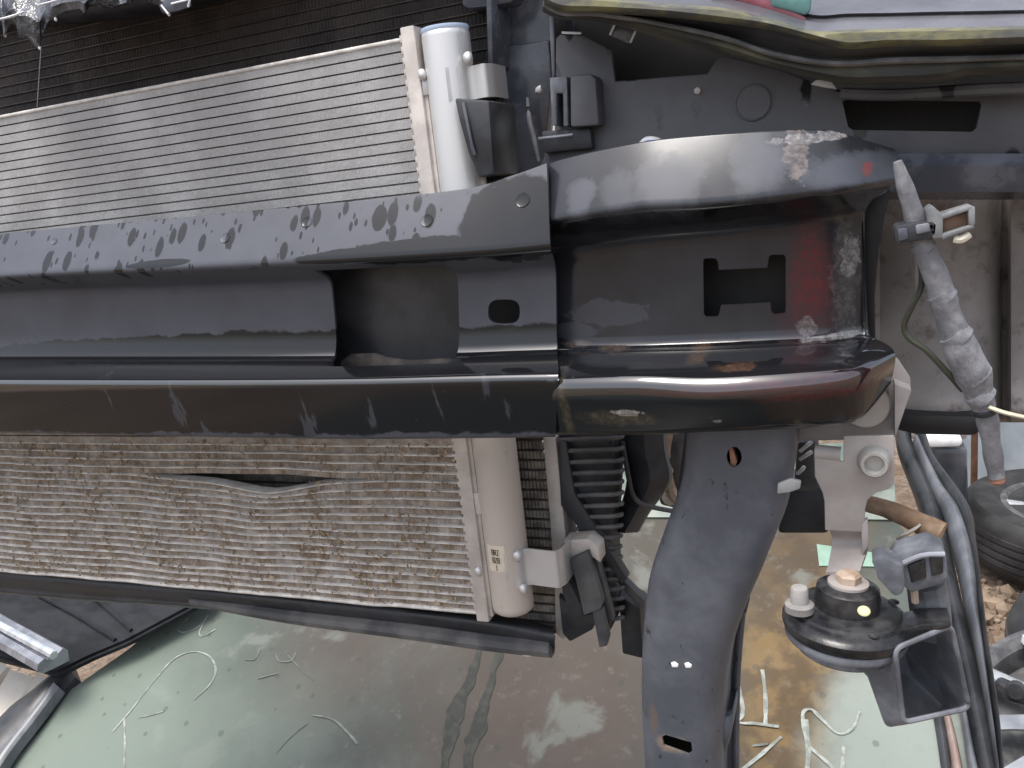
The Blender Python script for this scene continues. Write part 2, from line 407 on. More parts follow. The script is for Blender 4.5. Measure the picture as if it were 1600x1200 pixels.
def fin_strip(x0, x1, z0, z1, Y, depth, pitch, amp, disp):
    bm = bmesh.new(); n_ = int((x1 - x0) / (pitch / 2)); rows = []
    for i in range(n_ + 1):
        x = x0 + (x1 - x0) * i / n_; 
        a, ya = disp(x, z0); c, yc = disp(x, z1)
        if disp is crush and z0 < tear.z < z1 and abs(x - tear.x) < .12: a, ya = c, yc         # torn off the lower tube
        low = 1 if z0 < tear.z + .03 else .25
        y = (amp if i % 2 else 0) + rng.uniform(-1, 1) * amp * .35 * low
        q = rng.uniform(-.0003, .0003)
        rows.append([Vector((x, Y + depth, z0 + a)), Vector((x + q, Y + y + ya, z0 + a)), Vector((x - q, Y + y + yc, z1 + c)), Vector((x, Y + depth, z1 + c))])
    return loft(rows)
def flat_tube(x0, x1, z, Y, depth, th, disp, step=.006):
    n_ = int((x1 - x0) / step); rows = []
    for i in range(n_ + 1):
        x = x0 + (x1 - x0) * i / n_; a, ya = disp(x, z); y = Y + ya; zz = z + a; h = th / 2
        rows.append([Vector((x, y + depth, zz - h)), Vector((x, y + .0006, zz - h)), Vector((x, y - .0003, zz - h * .45)), Vector((x, y - .0003, zz + h * .45)), Vector((x, y + .0006, zz + h)), Vector((x, y + depth, zz + h))])
    return loft(rows, True, True)
z = c_tr.z; i = 0; zb = c_br.z
nrow = int(round((z - zb) / PITCH)); PITCH = (z - zb) / nrow
for i in range(nrow + 1):
    zz = z - i * PITCH
    edge = i in (0, nrow)
    obj('tube', flat_tube(XL, XR + .001, zz, YC - .0006 + (.0052 if zz > tear.z + .03 else 0) * (not edge), .012, .0032 if edge else (.0009 if zz > tear.z + .03 else .0017), crush), M_tube, cond, smooth=50)
    if i < nrow:
        lowr = zz < tear.z + .03
        obj('fin', fin_strip(XL, XR - .0005, zz - PITCH + (.0010 if lowr else .0006), zz - (.0010 if lowr else .0006), YC + (.0016 if lowr else .0002), .013, .0019, .0008 if lowr else .0003, crush), M_fin, cond, smooth=None, normals=False)
# debris caught in the lower fins
bm = bmesh.new()
def fleck(c, s_):
    vs = [bm.verts.new(c + Vector((rng.uniform(-1, 1), rng.uniform(-1, .2), rng.uniform(-1, 1))) * s_) for _ in range(4)]
    for a, b_, c_ in ((0, 1, 2), (0, 3, 1), (1, 3, 2), (2, 3, 0)): bm.faces.new((vs[a], vs[b_], vs[c_]))
n_ = 0
while n_ < 4600:
    px = rng.uniform(-200, 735); py = rng.uniform(690, 890 + .085 * px); p = V(px, py, YC)
    if noise.noise(Vector((p.x * 22, p.z * 22, 3))) + .45 * noise.noise(Vector((p.x * 90, p.z * 90, 7))) < rng.uniform(-.35, .45): continue
    dz, dy = crush(p.x, p.z)
    if abs(p.z - tear.z + .003) < .006 and abs(p.x - tear.x) < .06: continue
    fleck(p + Vector((0, dy - .0004, dz)), rng.choice((.0007, .0010, .0014, .0018, .0026))); n_ += 1
tag(obj('dirt_crumbs', bm, mat('dry_dirt', (.20, .135, .08), (.42, .33, .23), .9, sc=200, bump=0), cond, smooth=None), kind='stuff')
# header plate with lip and the receiver tube
def strip(pts_l, pts_r, Y, d_): return prism(pts_l + pts_r[::-1], Y, d_, .0008)
HP = [(636, 42), (661, 40), (676, 120), (690, 297), (745, 690), (757, 820), (770, 962), (766, 971), (740, 969), (738, 955), (715, 690), (662, 300), (643, 68)]
def colx(px, py, Y): return V(px, py, Y)
hx0, hx1 = V(637, 60, YC).x, V(661, 60, YC).x
ztop = V(650, 40, YC).z; zbot = V(755, 968, YC).z
def bar(x0, x1, y0, y1, z0, z1, bevel=.0008, bm=None): return box(Vector(((x0 + x1) / 2, (y0 + y1) / 2, (z0 + z1) / 2)), x1 - x0, y1 - y0, z1 - z0, bevel, bm)
bm = bar(XR - .0012, XR + .0100, YC - .004, YC + .02, zbot, ztop, .0012)
obj('header_plate', bm, M_aludirt, cond)
bm = bar(XR + .0098, XR + .0130, YC - .0012, YC + .02, zbot + .004, ztop - .045, .0006); obj('header_lip', bm, M_aludirt, cond)
for i in range(nrow):                                         # crimped tube ends standing out of the plate
    bm_ = bar(XR - .0026, XR - .0004, YC - .0035, YC + .01, z - i * PITCH - .0026, z - i * PITCH + .0026, .0005)
    obj('crimp', bm_, M_aludirt, cond)
RT = V(702, 45, YC); RR = .0172; rcx = V(702, 100, YC + .006).x; rcx2 = V(800, 930, YC + .006).x
rz0 = V(800, 966, YC - .008).z; rz1 = V(702, 42, YC - .006).z
rc = (rcx + rcx2) / 2
k = NB('receiver_alloy')
sp = k.n('ShaderNodeSeparateXYZ'); k.nt.links.new(k.tc.outputs['Object'], sp.inputs[0])
dz_ = k.ramp(k.math('ADD', sp.outputs[2], k.math('MULTIPLY', k.noise(25, 4), .05)), .24, .13)
st = k.ramp(k.noise(55, 5, .7, (1, 1, .35)), .62, .72)
k.set(k.mix(k.math('MULTIPLY', st, .5), k.mix(dz_, (.66, .655, .65), (.52, .46, .41)), (.35, .30, .26)), k.mixf(dz_, .4, .65), k.mixf(dz_, .5, .15)); k.bump(k.noise(400, 2), .1, .0004)
bm = lathe(Vector((rc, YC + .006, 0)), Vector((0, 0, 1)), [(RR * .2, rz0), (RR * .82, rz0 + .0005), (RR * .98, rz0 + .003), (RR, rz0 + .007), (RR, rz1 - .004), (RR * .98, rz1 - .001), (RR * .9, rz1), (RR * .2, rz1)], 40)
obj('receiver_tube', bm, k.m, cond, smooth=50)
bm = lathe(Vector((rc, YC + .006, rz1)), Vector((0, 0, 1)), [(RR * .2, -.001), (RR * .96, -.001), (RR * 1.0, .0008), (RR * .98, .0024), (RR * .2, .0024)], 40)
obj('end_cap', bm, mat('pale_blue_cap', (.50, .60, .75), (.42, .52, .68), .35, bump=0), cond)
# brackets and weld blobs
def clamp(py0, py1, pxr, name):
    """strap bent off the receiver tube to the right"""
    zt, zb_ = V(740, py0, YC - .008).z, V(740, py1, YC - .008).z
    a0 = Vector((rc + RR * .25, YC + .006 - RR * 1.0, 0)); a1 = Vector((rc + RR * .82, YC + .006 - RR * .66, 0)); a2 = Vector((rc + RR * 1.05, YC + .006 - RR * .3, 0)); xr = V(pxr, (py0 + py1) / 2, YC).x
    a3 = Vector((xr - .004, YC - .002, 0)); a4 = Vector((xr, YC + .006, 0)); a5 = Vector((xr, YC + .03, 0))
    line = fillet([a0, a1, a2, a3, a4, a5], .003, n=3)
    rows = [[p + Vector((0, 0, zt)), p + Vector((0, 0, zt * .5 + zb_ * .5)), p + Vector((0, 0, zb_))] for p in line]
    return shell(name, loft(rows), M_alu, cond, .0014)
clamp(99, 153, 768, 'upper_clamp'); clamp(860, 915, 879, 'lower_clamp')
def blob(px, py, Y, r_, m_=M_alu, par=cond, name='weld_blob'):
    bm = bmesh.new(); bmesh.ops.create_icosphere(bm, subdivisions=2, radius=r_)
    for v in bm.verts: v.co = v.co * (1 + .25 * noise.noise(v.co * 400)); v.co.z *= 1.25
    bmesh.ops.translate(bm, verts=bm.verts[:], vec=V(px, py, Y)); return obj(name, bm, m_, par, smooth=80)
blob(660, 117, YC - .004, .0034); blob(732, 91, YC - .006, .0036); blob(748, 892, YC - .004, .0036); blob(809, 868, YC - .008, .004); blob(818, 920, YC - .006, .0036)
bm = bar(XR + .010, XR + .0145, YC - .003, YC + .01, V(690, 146, YC).z, V(690, 115, YC).z); obj('tab', bm, M_alu, cond)
bm = bar(XR + .010, XR + .0155, YC - .003, YC + .01, V(740, 802, YC).z, V(740, 768, YC).z); obj('tab', bm, M_aludirt, cond)
# paper sticker wrapped on the tube, with its print
zt, zb_ = V(775, 852, YC - .01).z, V(775, 892, YC - .01).z
def on_tube(ang, z_, e=.0003): return Vector((rc + (RR + e) * math.sin(ang), YC + .006 - (RR + e) * math.cos(ang), z_))
A0, A1 = -.62, .32
bm = loft([[on_tube(A0 + (A1 - A0) * i / 10, zt), on_tube(A0 + (A1 - A0) * i / 10, zb_)] for i in range(11)])
stk = shell('sticker', bm, mat('paper_sticker', (.66, .58, .46), (.58, .50, .40), .7, sc=80, bump=.05), cond, .0002)
inkm = mat('ink', (.05, .045, .04), rough=.6, bump=0)
glyph = {'R': [(0, 0, 0, 1), (0, 1, .7, 1), (.7, 1, .7, .5), (.7, .5, 0, .5), (.25, .5, .75, 0)], 'Z': [(0, 1, .7, 1), (.7, 1, 0, 0), (0, 0, .7, 0)], '8': [(0, 0, .7, 0), (.7, 0, .7, 1), (.7, 1, 0, 1), (0, 1, 0, 0), (0, .5, .7, .5)], '1': [(.35, 0, .35, 1), (.1, .8, .35, 1)]}
bm = bmesh.new(); H_ = zt - zb_
for row, chars in enumerate(('8RZ', '8Z8', ' 1 ')):
    for j, ch in enumerate(chars):
        for x0, y0, x1, y1 in glyph.get(ch, []):
            def q(x, y): return on_tube(-.32 + j * .13 + x * .12, zt - H_ * (.16 + row * .30) - H_ * .20 * (1 - y), .0006)
            tube([q(x0, y0), q(x1, y1)], .0003, 5, 1, bm)
obj('sticker_print', bm, inkm, stk)

# ================================================================== radiator behind
YR = .632
M_black = mat('black_plastic', (.022, .0235, .028), (.046, .048, .056), .42, .6, sc=30, bump=.25, bsc=500)
M_blackdust = mat('dusty_black_plastic', (.055, .056, .062), (.13, .126, .124), .55, .75, sc=25, bump=.3, bsc=400)
k = NB('radiator_fin')
sp = k.n('ShaderNodeSeparateXYZ'); k.nt.links.new(k.tc.outputs['Object'], sp.inputs[0])
low = k.ramp(sp.outputs[2], .26, .14)
k.set(k.mix(low, k.mix(k.ramp(k.noise(20, 5), .4, .6), (.030, .026, .026), (.055, .045, .043)), k.mix(k.ramp(k.noise(70, 5), .4, .6), (.16, .14, .12), (.30, .27, .23))), .7, .0)
M_rfin = k.m
M_rtube = mat('radiator_tube', (.045, .038, .036), (.08, .068, .062), .6, sc=40, bump=0)
rad_br = V(868, 985, YR); rxl = V(-330, 300, YR).x; rxr = V(858, 800, YR).x
radi = thing('radiator', 'dark radiator core behind the silver condenser', 'radiator', (rxr, YR, rad_br.z))
rtop = V(0, -140, YR).z; rbot = V(840, 985, YR).z; RP = .0088
nr = int((rtop - rbot) / RP)
def nod(x, z_): return 0, 0
for i in range(nr):
    zz = rbot + i * RP
    x0 = rxl
    obj('fin', fin_strip(x0, rxr, zz + .0011, zz + RP - .0011, YR, .02, .0032, .0010, nod), M_rfin, radi, smooth=None, normals=False)
    obj('tube', flat_tube(x0, rxr, zz, YR - .001, .02, .0018, nod, .05), M_rtube, radi, smooth=50)
bm = prism([(848, 684), (868, 684), (884, 840), (897, 985), (880, 1000), (868, 990), (866, 905), (858, 800)], YR - .004, .03, .001)
o = obj('header_edge', bm, M_aludirt, radi)
for j in range(5):
    c = V(886 - (0 if j % 2 else 3), 938 + j * 12, YR - .006); obj('crimp', box(c, .006, .004, .0035, .0006), M_aludirt, radi)

# black ribbed end tank
tank = thing('radiator_end_tank', 'black ribbed plastic end tank right of the radiator core', 'radiator tank', V(920, 960, YR))
def ring_px(pl, pr, py, y0, y1, rr=.006):
    a, b_ = V(pl, py, y0), V(pr, py, y0)
    return fillet([a, b_, b_ + Vector((0, y1 - y0, 0)), a + Vector((0, y1 - y0, 0))], rr, True, 4)
st = [(868, 962, 640), (868, 965, 690), (884, 962, 780), (905, 958, 860), (925, 962, 930), (945, 962, 985)]
obj('tank_body', loft(dense([ring_px(a + 4, b_ - 8, y, YR + .004, YR + .05) for a, b_, y in st], 4), True, True), M_black, tank)
def lerp_st(y):
    for (a, b_, y0), (c, d_, y1) in zip(st, st[1:]):
        if y0 <= y <= y1:
            t = (y - y0) / (y1 - y0); return a + (c - a) * t, b_ + (d_ - b_) * t
    return st[-1][:2]
y = 668; j = 0
while y < 975:
    a, b_ = lerp_st(y); lean = 1.0
    sw = 8 + 7 * math.sin(max(0, (y - 690) / 130))
    pts = [V(a + 4, y + 1, YR - .001), V((a + b_) / 2, y - 1, YR - .003), V(b_ - 6, y - 2, YR - .003), V(b_ + sw * .5 + 2, y - 4, YR + .004), V(b_ + sw * .6 + 3, y - 6, YR + .03)]
    obj('rib', tube(pts, [.0018, .0020, .0020, .0020, .0018], 8, 4), M_blackdust, tank); y += 18.2 - 3.0 * (y - 668) / 300; j += 1
bm = prism([(872, 690), (884, 690), (897, 770), (980, 905), (972, 912), (884, 800), (876, 790)], YR - .006, .012, .001); obj('brace', bm, M_black, tank)

mnt = thing('rubber_mount_clip', 'grey plastic mounting clip at the foot of the condenser bracket', 'clip', V(905, 990, .6))
obj('clip_plate', prism([(890, 875), (918, 862), (942, 940), (938, 952), (912, 962), (900, 910)], .598, .008, .001), M_blackdust, mnt)
obj('clip_block', prism([(872, 860), (886, 858), (892, 882), (884, 900), (908, 945), (912, 962), (900, 975), (888, 955), (878, 925)], .606, .02, .0015), M_black, mnt)
obj('clip_foot', prism([(872, 930), (910, 962), (940, 955), (925, 985), (890, 1004), (878, 990)], .622, .02, .002), M_black, mnt)
obj('clip_tongue', prism([(925, 955), (942, 950), (952, 995), (948, 1010), (936, 1012)], .602, .006, .001), M_blackdust, mnt)
obj('clip_top', prism([(880, 845), (920, 842), (935, 855), (938, 880), (922, 868), (892, 872)], .604, .018, .001), M_aludirt, mnt)
obj('clip_arm', prism([(918, 845), (926, 842), (958, 970), (950, 975)], .61, .01, .001), M_blackdust, mnt)

# fan shroud behind the end tank
shr = thing('fan_shroud', 'curved black fan shroud rim beside the ribbed tank', 'fan shroud', V(1000, 800, .68))
rows = []
for px, py in ((975, 640), (978, 700), (985, 750), (972, 800), (955, 830)):
    w_ = 60 if py < 760 else 40
    rows.append([V(px - 6, py, .675), V(px + w_ * .5, py + 3, .668), V(px + w_, py + 2, .68), V(px + w_ + 4, py, .72)])
shell('rim', loft(dense(rows, 5)), M_black, shr, .004)
obj('rim_edge', tube([V(972, 690, .662), V(982, 745, .662), V(990, 775, .664), V(1010, 790, .67), V(1060, 800, .68)], .0022, 8, 5), M_blackdust, shr)
obj('lower_arm', prism([(958, 902), (968, 900), (1008, 940), (1006, 952), (995, 948)], .65, .01, .001), M_blackdust, shr)
obj('lower_lug', prism([(966, 930), (1000, 950), (1005, 1030), (972, 1022)], .66, .03, .002), M_black, shr)

eng = thing('engine_pulley_cover', 'dirty grey engine bracket seen between shroud and strut', 'engine part', V(1050, 780, .80))
obj('cover_plate', prism([(1020, 640), (1100, 640), (1100, 770), (1070, 800), (1030, 790)], .80, .05, .004), M_blackdust, eng)
for px, py in ((1040, 735), (1048, 775), (1064, 784)):
    obj('bolt', lathe(V(px, py, .798), Vector((0, -1, 0)), [(.008, 0), (.008, .006), (.004, .008), (.0001, .008)], 8), M_aludirt, eng)
obj('pipe', tube([V(1046, 660, .79), V(1038, 715, .785), V(1050, 770, .79), V(1075, 790, .8)], .006, 8, 5), mat('rusty_pipe', (.22, .16, .12), (.34, .28, .23), .7), eng)

# lower air guide under the condenser
ag = thing('lower_air_guide', 'black plastic air guide running under the condenser', 'air guide', V(500, 960, .62))
rows = []
for px, t, b_, yb in ((-330, 850, 880, 60), (0, 888, 925, 0), (300, 915, 948, 0), (500, 935, 965, 0), (742, 962, 1000, 0), (866, 985, 1020, 0)):
    rows.append(fillet([V(px, t - 12, .66), V(px, t + 2, .600), V(px, t + 14, .596), V(px, (t + b_) / 2 + 10, .606), V(px, b_, .604), V(px, b_ + 2, .65)], .004, n=3))
shell('guide_shelf', loft(dense(rows, 4)), M_black, ag, .003)
obj('guide_tube', tube([V(300, 938, .605), V(450, 962, .605), V(640, 985, .605), V(770, 1003, .605), V(862, 1012, .605)], [.005, .0075, .0085, .0085, .0085], 10, 5), M_blackdust, ag)
obj('torn_thread', tube([V(812, 1018, .6), V(824, 1024, .6), V(836, 1020, .6)], .0013, 6, 4), mat('pale_fibre', (.45, .42, .38), rough=.9, bump=0), ag)

# ================================================================== front carrier and headlamp bracket
car = thing('front_carrier', 'dark grey plastic front carrier between condenser and headlamp', 'carrier panel', V(1000, 250, .63))
k = NB('carrier_plastic')
fa = k.ramp(k.noise(11, 6, .62), .35, .66); drip = k.ramp(k.math('ADD', k.voro(40, (1.2, .3, .5)), k.math('MULTIPLY', k.noise(50, 3), .5)), .48, .42)
k.set(k.mix(drip, k.mix(fa, (.070, .072, .084), (.125, .126, .138)), (.024, .025, .030)), k.mixf(drip, k.mixf(fa, .5, .68), .18)); k.bump(k.noise(350, 3), .2, .0006)
M_car = k.m
M_carw = mat('wet_carrier_plastic', (.065, .071, .09), (.15, .158, .185), .22, .35, sc=30, bump=.1, bsc=80, bdist=.002)
obj('side_wall', prism([(772, -90), (866, -90), (862, 130), (850, 285), (742, 300), (735, 240), (771, 160)], .640, .012, .001), M_carw, car)
obj('side_panel', prism([(774, 78), (780, 73), (858, 62), (862, 120), (848, 275), (786, 285)], .634, .005, .002), M_carw, car)
obj('edge_rib', prism([(757, -90), (766, -90), (770, 100), (762, 104)], .60, .05, .001), M_carw, car)
obj('top_ledge', prism([(718, -80), (850, -80), (800, 5), (756, 12), (730, 14), (720, 8)], .61, .02, .003), M_carw, car)
obj('black_gusset', prism([(709, 153), (764, 157), (772, 272), (748, 278), (731, 240), (717, 190)], .556, .05, .002), M_black, car)
obj('gusset_ridge', tube([V(724, 160, .555), V(731, 195, .5545), V(737, 225, .5545), V(742, 242, .555)], .0012, 8, 4), M_carw, car)
obj('divider', prism([(857, 20), (866, 18), (867, 118), (862, 124)], .60, .06, .001), M_carw, car)
panel = [(868, 60), (876, 52), (912, 56), (956, 78), (961, 127), (1105, 115), (1120, 92), (1132, 88), (1210, 106), (1310, 143), (1400, 148), (1680, 132), (1680, 262), (1420, 262), (1300, 262), (1100, 262), (930, 275), (845, 300), (838, 270), (866, 215)]
obj_car = None
slot = cutter([(1316, 158), (1322, 155), (1530, 158), (1534, 163), (1526, 200), (1519, 206), (1332, 203), (1325, 198)], .600, .57, .63)
bm = prism(panel, .600, .005, .001)
pan = shell('bracket_panel', bm, M_car, car, 0, [slot])
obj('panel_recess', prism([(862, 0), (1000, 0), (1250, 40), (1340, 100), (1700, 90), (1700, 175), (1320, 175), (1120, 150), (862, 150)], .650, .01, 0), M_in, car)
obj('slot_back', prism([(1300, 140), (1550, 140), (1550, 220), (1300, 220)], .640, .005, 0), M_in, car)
obj('lower_fascia', loft(dense([[V(px, 240, .592), V(px, 258, .584), V(px, 300, .592), V(px, 312, .62), V(px, 300, .66)] for px in (1385, 1480, 1580, 1700)], 3)), M_carw, car)
obj('upper_lip', tube([V(1315, 146, .59), V(1400, 148, .583), V(1530, 140, .58), V(1680, 135, .575)], .0035, 8, 4), M_car, car)
obj('round_boss', lathe(V(1176, 160, .5995), Vector((0, -1, 0)), [(.0118, -.002), (.0118, .0006), (.0108, .0012), (.0100, .0006), (.0001, .0006)], 32), M_car, car)
obj('screw', lathe(V(1090, 142, .5995), Vector((0, -1, 0)), [(.0022, 0), (.0022, .0014), (.001, .002), (.0001, .002)], 12), M_aludirt, car)
# clip block
obj('clip_slot', prism([(858, 121), (886, 119), (888, 197), (880, 198), (879, 146), (869, 146), (870, 197), (862, 196)], .585, .02, .0012), M_carw, car)
obj('clip_body', prism([(890, 119), (922, 115), (931, 122), (936, 196), (891, 199)], .583, .025, .002), M_car, car)
obj('clip_base', prism([(845, 205), (922, 200), (926, 232), (850, 240)], .592, .025, .0015), M_black, car)
obj('clip_bar', tube([V(842, 217, .586), V(870, 214, .585), V(895, 211, .586)], .0013, 8, 3), M_carw, car)
obj('wall_lip', tube([V(824, 152, .615), V(827, 185, .615), V(834, 215, .615), V(842, 252, .615)], [.001, .0019, .0019, .0012], 8, 4), mat('scuffed_lip', (.16, .16, .165), (.26, .26, .265), .5), car)
obj('wet_tab', prism([(836, 137), (844, 132), (846, 140), (842, 145), (835, 145)], .61, .004, .0008), M_alu, car)
obj('latch', prism([(952, 56), (962, 32), (996, 40), (984, 68)], .585, .004, .0012), M_carw, car)
for a, b_ in (((953, 55), (963, 33)), ((985, 67), (996, 42)), ((878, 51), (908, 52))):
    obj('latch_edge', tube([V(*a, .584), V(*b_, .584)], .0008, 6, 1), mat('pale_edge', (.55, .58, .62), rough=.25, bump=0), car)
wf = thing('white_push_fastener', 'small white half round push fastener under the headlamp', 'fastener', V(1287, 140, .60))
obj('fastener_head', prism([(1266, 132), (1274, 125), (1288, 123), (1300, 128), (1309, 140), (1290, 137)], .595, .004, .001), mat('white_plastic', (.82, .82, .82), (.74, .74, .73), .35, bump=0), wf)
bf = thing('blue_wire_plug', 'small blue and white wire plug behind the top of the beam', 'wire plug', V(1018, 226, .57))
obj('plug_body', tube([V(1002, 226, .565), V(1010, 219, .565), V(1024, 219, .566), V(1040, 226, .57)], .0022, 8, 3), mat('grey_plug', (.5, .5, .5), rough=.4, bump=0), bf)
obj('plug_core', tube([V(1008, 225, .5635), V(1022, 223, .5635)], .0019, 8, 1), mat('blue_plug', (.06, .17, .5), rough=.35, bump=0), bf)

# ================================================================== headlamp
hl = thing('headlamp', 'mossy lower edge of the headlamp with rain on its lens', 'headlamp', V(1300, 110, .57))
k = NB('mossy_black')
sp_ = k.ramp(k.noise(60, 5, .7, (.35, 1, 1)), .42, .6); sp2 = k.ramp(k.noise(18, 4), .35, .55)
k.set(k.mix(k.math('MULTIPLY', sp_, sp2), (.07, .07, .062), (.17, .16, .075)), .42); k.bump(k.noise(120, 4), .3, .001); M_moss = k.m
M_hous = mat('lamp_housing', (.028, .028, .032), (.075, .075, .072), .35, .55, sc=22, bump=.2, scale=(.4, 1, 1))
M_olive = mat('algae_rim', (.045, .045, .040), (.12, .115, .075), .5, sc=45, bump=.3, scale=(.4, 1, 1))
M_lens = mat('lamp_lens', (.08, .08, .09), (.13, .13, .145), .14, .3, sc=12, bump=.15, bsc=40, bdist=.002)
# stations: px -> lens top, lens edge, moss band, dark band, ridge, olive, bottom
hs_ = [(850, -40, -14, 4, 6, 8, 9, 11), (880, -40, -6, 16, 20, 21, 22, 23), (940, -40, -4, 18, 22, 24, 25, 26), (1040, -40, 6, 24, 36, 42, 48, 54), (1130, -40, 12, 34, 55, 62, 70, 77), (1200, -40, 28, 44, 78, 86, 92, 97),
       (1270, -40, 48, 62, 92, 100, 108, 114), (1325, -40, 46, 74, 95, 103, 117, 123), (1390, -40, 45, 70, 90, 99, 116, 122), (1470, -40, 43, 70, 88, 97, 112, 121), (1530, -40, 42, 68, 87, 95, 102, 110), (1700, -50, 38, 62, 82, 90, 97, 104)]
def band(i0, ys, name, m_, sub=5, th=.002):
    rows = []
    for s_ in hs_:
        rows.append([V(s_[0], s_[1 + i] + o_, y_) for i, o_, y_ in ys])
    return shell(name, loft(dense(rows, sub)), m_, hl, th)
band(0, [(0, 0, .60), (1, -34, .560), (1, -25, .551), (1, -21, .5535), (1, -10, .545), (1, 0, .538)], 'lens', M_lens)
band(1, [(1, 0, .537), (1, 5, .533), (2, -8, .5325), (2, 0, .535), (2, 3, .54)], 'moss_rim', M_moss)
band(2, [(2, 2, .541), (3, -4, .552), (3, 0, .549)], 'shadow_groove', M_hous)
band(3, [(3, 0, .548), (4, -3, .5445), (4, 0, .546), (4, 2, .551)], 'ridge', mat('worn_ridge', (.16, .16, .165), (.30, .30, .30), .3, sc=40, bump=.1))
band(4, [(4, 2, .552), (5, -2, .551), (5, 2, .549), (6, 0, .556), (6, 3, .58), (6, -30, .64)], 'lower_rim', M_olive)
obj('teal_patch', prism([(1196, -20), (1270, -20), (1266, 18), (1258, 24), (1205, 10)], .5470, .004, .002), mat('teal', (.10, .22, .21), rough=.2, bump=0), hl)  # solid teal and red patches set on the lens
obj('red_patch', prism([(1110, -20), (1180, -20), (1262, 28), (1256, 36), (1160, 6)], .5480, .004, .002), mat('dull_red', (.20, .06, .08), rough=.2, bump=0), hl)

# ================================================================== wheel arch liner on the right
k = NB('fibre_liner')
fa = k.ramp(k.noise(9, 6, .62, (1, 1, .6)), .35, .65); fb_ = k.ramp(k.noise(40, 5, .7), .5, .7)
k.set(k.mix(fb_, k.mix(fa, (.20, .182, .172), (.33, .305, .295)), (.12, .10, .09)), .8); k.bump(k.noise(60, 5, .7), .4, .002)
lin = thing('wheel_arch_liner', 'brownish grey wheel arch liner behind the taped harness', 'wheel arch liner', V(1480, 640, .66))
rows = []
for py, y0 in ((290, .68), (380, .685), (480, .69), (580, .675), (630, .655), (652, .66), (660, .70)):
    wv = (py - 290) / 360
    rows.append([V(1335, py, y0 + .00), V(1375, py, y0 + .01), V(1430, py, y0 - .012 + .012 * wv), V(1490, py, y0 - .004), V(1540, py, y0 + .004), V(1558, py, y0 + .012), V(1566, py, y0 + .05), V(1574, py, y0 + .045), V(1580, py, y0 - .012), V(1640, py, y0 - .02), V(1740, py, y0)])
shell('liner_skin', loft(dense(rows, 6)), k.m, lin, .004)
obj('liner_gap', prism([(1395, 648), (1530, 650), (1545, 662), (1525, 682), (1430, 680), (1398, 672)], .64, .06, .003), M_in, lin)  # dark block painted in as the shaded gap under the liner

# ================================================================== strut that carries the beam
ST = thing('support_strut', 'curved dark grey steel support strut hanging below the beam', 'strut', V(1060, 1250, .53))
k = NB('dull_grey_paint')
fa = k.ramp(k.noise(16, 6, .65), .4, .65); ch = k.ramp(k.noise(70, 4, .7, (1, 1, .6)), .62, .68); hz = k.ramp(k.noise(180, 3, .7), .55, .75)
col = k.mix(ch, k.mix(fa, (.070, .077, .094), (.112, .120, .140)), (.018, .018, .022)); col = k.mix(k.math('MULTIPLY', hz, .35), col, (.10, .10, .105))
rs = k.spot(tuple(V(1050, 1165, .515) - V(1060, 1250, .53)), .011, .2, .006, .4, 160, .8); col = k.mix(k.math('MULTIPLY', rs, .8), col, (.22, .17, .13))
ru = k.spot(tuple(V(1020, 1130, .515) - V(1060, 1250, .53)), .003, .2, .012, .4, 160, .8); col = k.mix(k.math('MULTIPLY', ru, .6), col, (.14, .10, .07))
k.set(col, k.mixf(fa, .42, .55)); k.bump(k.noise(120, 4, .6), .25, .001); M_strut = k.m
rows = []
for py, l, r_ in ((640, 1068, 1248), (690, 1070, 1246), (750, 1064, 1238), (800, 1048, 1228), (850, 1030, 1208), (900, 1014, 1188), (950, 1007, 1166), (1000, 1003, 1148), (1050, 1001, 1136), (1100, 1001, 1130), (1160, 1004, 1128), (1230, 1008, 1124), (1320, 1012, 1124)):
    a, b_ = V(l, py, .528), V(r_, py, .528); f_ = Vector((0, -.012, 0)); bk = Vector((0, .045, 0))
    m1 = V(l + 24, py, .516); m2 = V(r_ - 30, py, .516)
    rows.append(fillet([a + bk, a, m1, m2, b_, b_ + bk], [.004, .006, .007, .012, .012, .004], False, 4))
hole1 = cutter([(1147 + 12 * math.cos(t), 714 + 16 * math.sin(t)) for t in [i * math.pi / 8 for i in range(16)]], .516, .50, .548)
hole2 = cutter([(1034, 1152), (1040, 1148), (1080, 1160), (1082, 1176), (1076, 1180), (1037, 1166)], .516, .50, .548)
hole3 = cutter([(1055 + 6 * math.cos(t), 1040 + 4 * math.sin(t)) for t in [i * math.pi / 6 for i in range(12)]], .516, .50, .548)
shell('strut_channel', loft(dense(rows, 5)), M_strut, ST, .0025, [hole1, hole2])
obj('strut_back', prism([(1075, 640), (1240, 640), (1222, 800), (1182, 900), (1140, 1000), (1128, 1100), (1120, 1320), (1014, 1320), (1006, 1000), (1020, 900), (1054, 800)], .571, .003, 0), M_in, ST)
obj('rear_flange', prism([(1165, 930), (1172, 935), (1158, 990), (1152, 1100), (1150, 1320), (1118, 1320), (1118, 1040)], .585, .003, .0006), M_strut, ST)
obj('flange_lip', tube([V(1160, 955, .582), V(1155, 1010, .582), V(1151, 1080, .582), V(1150, 1200, .582), V(1148, 1320, .582)], .0025, 8, 3), M_strut, ST)
obj('lower_boss', loft(dense([ring_px(1110, 1140, 1108, .56, .59), ring_px(1108, 1144, 1120, .545, .59), ring_px(1106, 1140, 1160, .54, .59), ring_px(1104, 1128, 1190, .56, .59)], 4), True, True), M_strut, ST)
obj('wood_chip', prism([(1138, 698), (1145, 700), (1152, 722), (1148, 732), (1141, 728)], .522, .008, .0008), mat('wood_chip', (.42, .20, .12), (.50, .27, .16), .8, bump=.1), ST)
M_bright = mat('hole_fleck_pale', (.78, .77, .75), rough=.3, bump=0)  # two small holes in the strut drawn as bright flecks
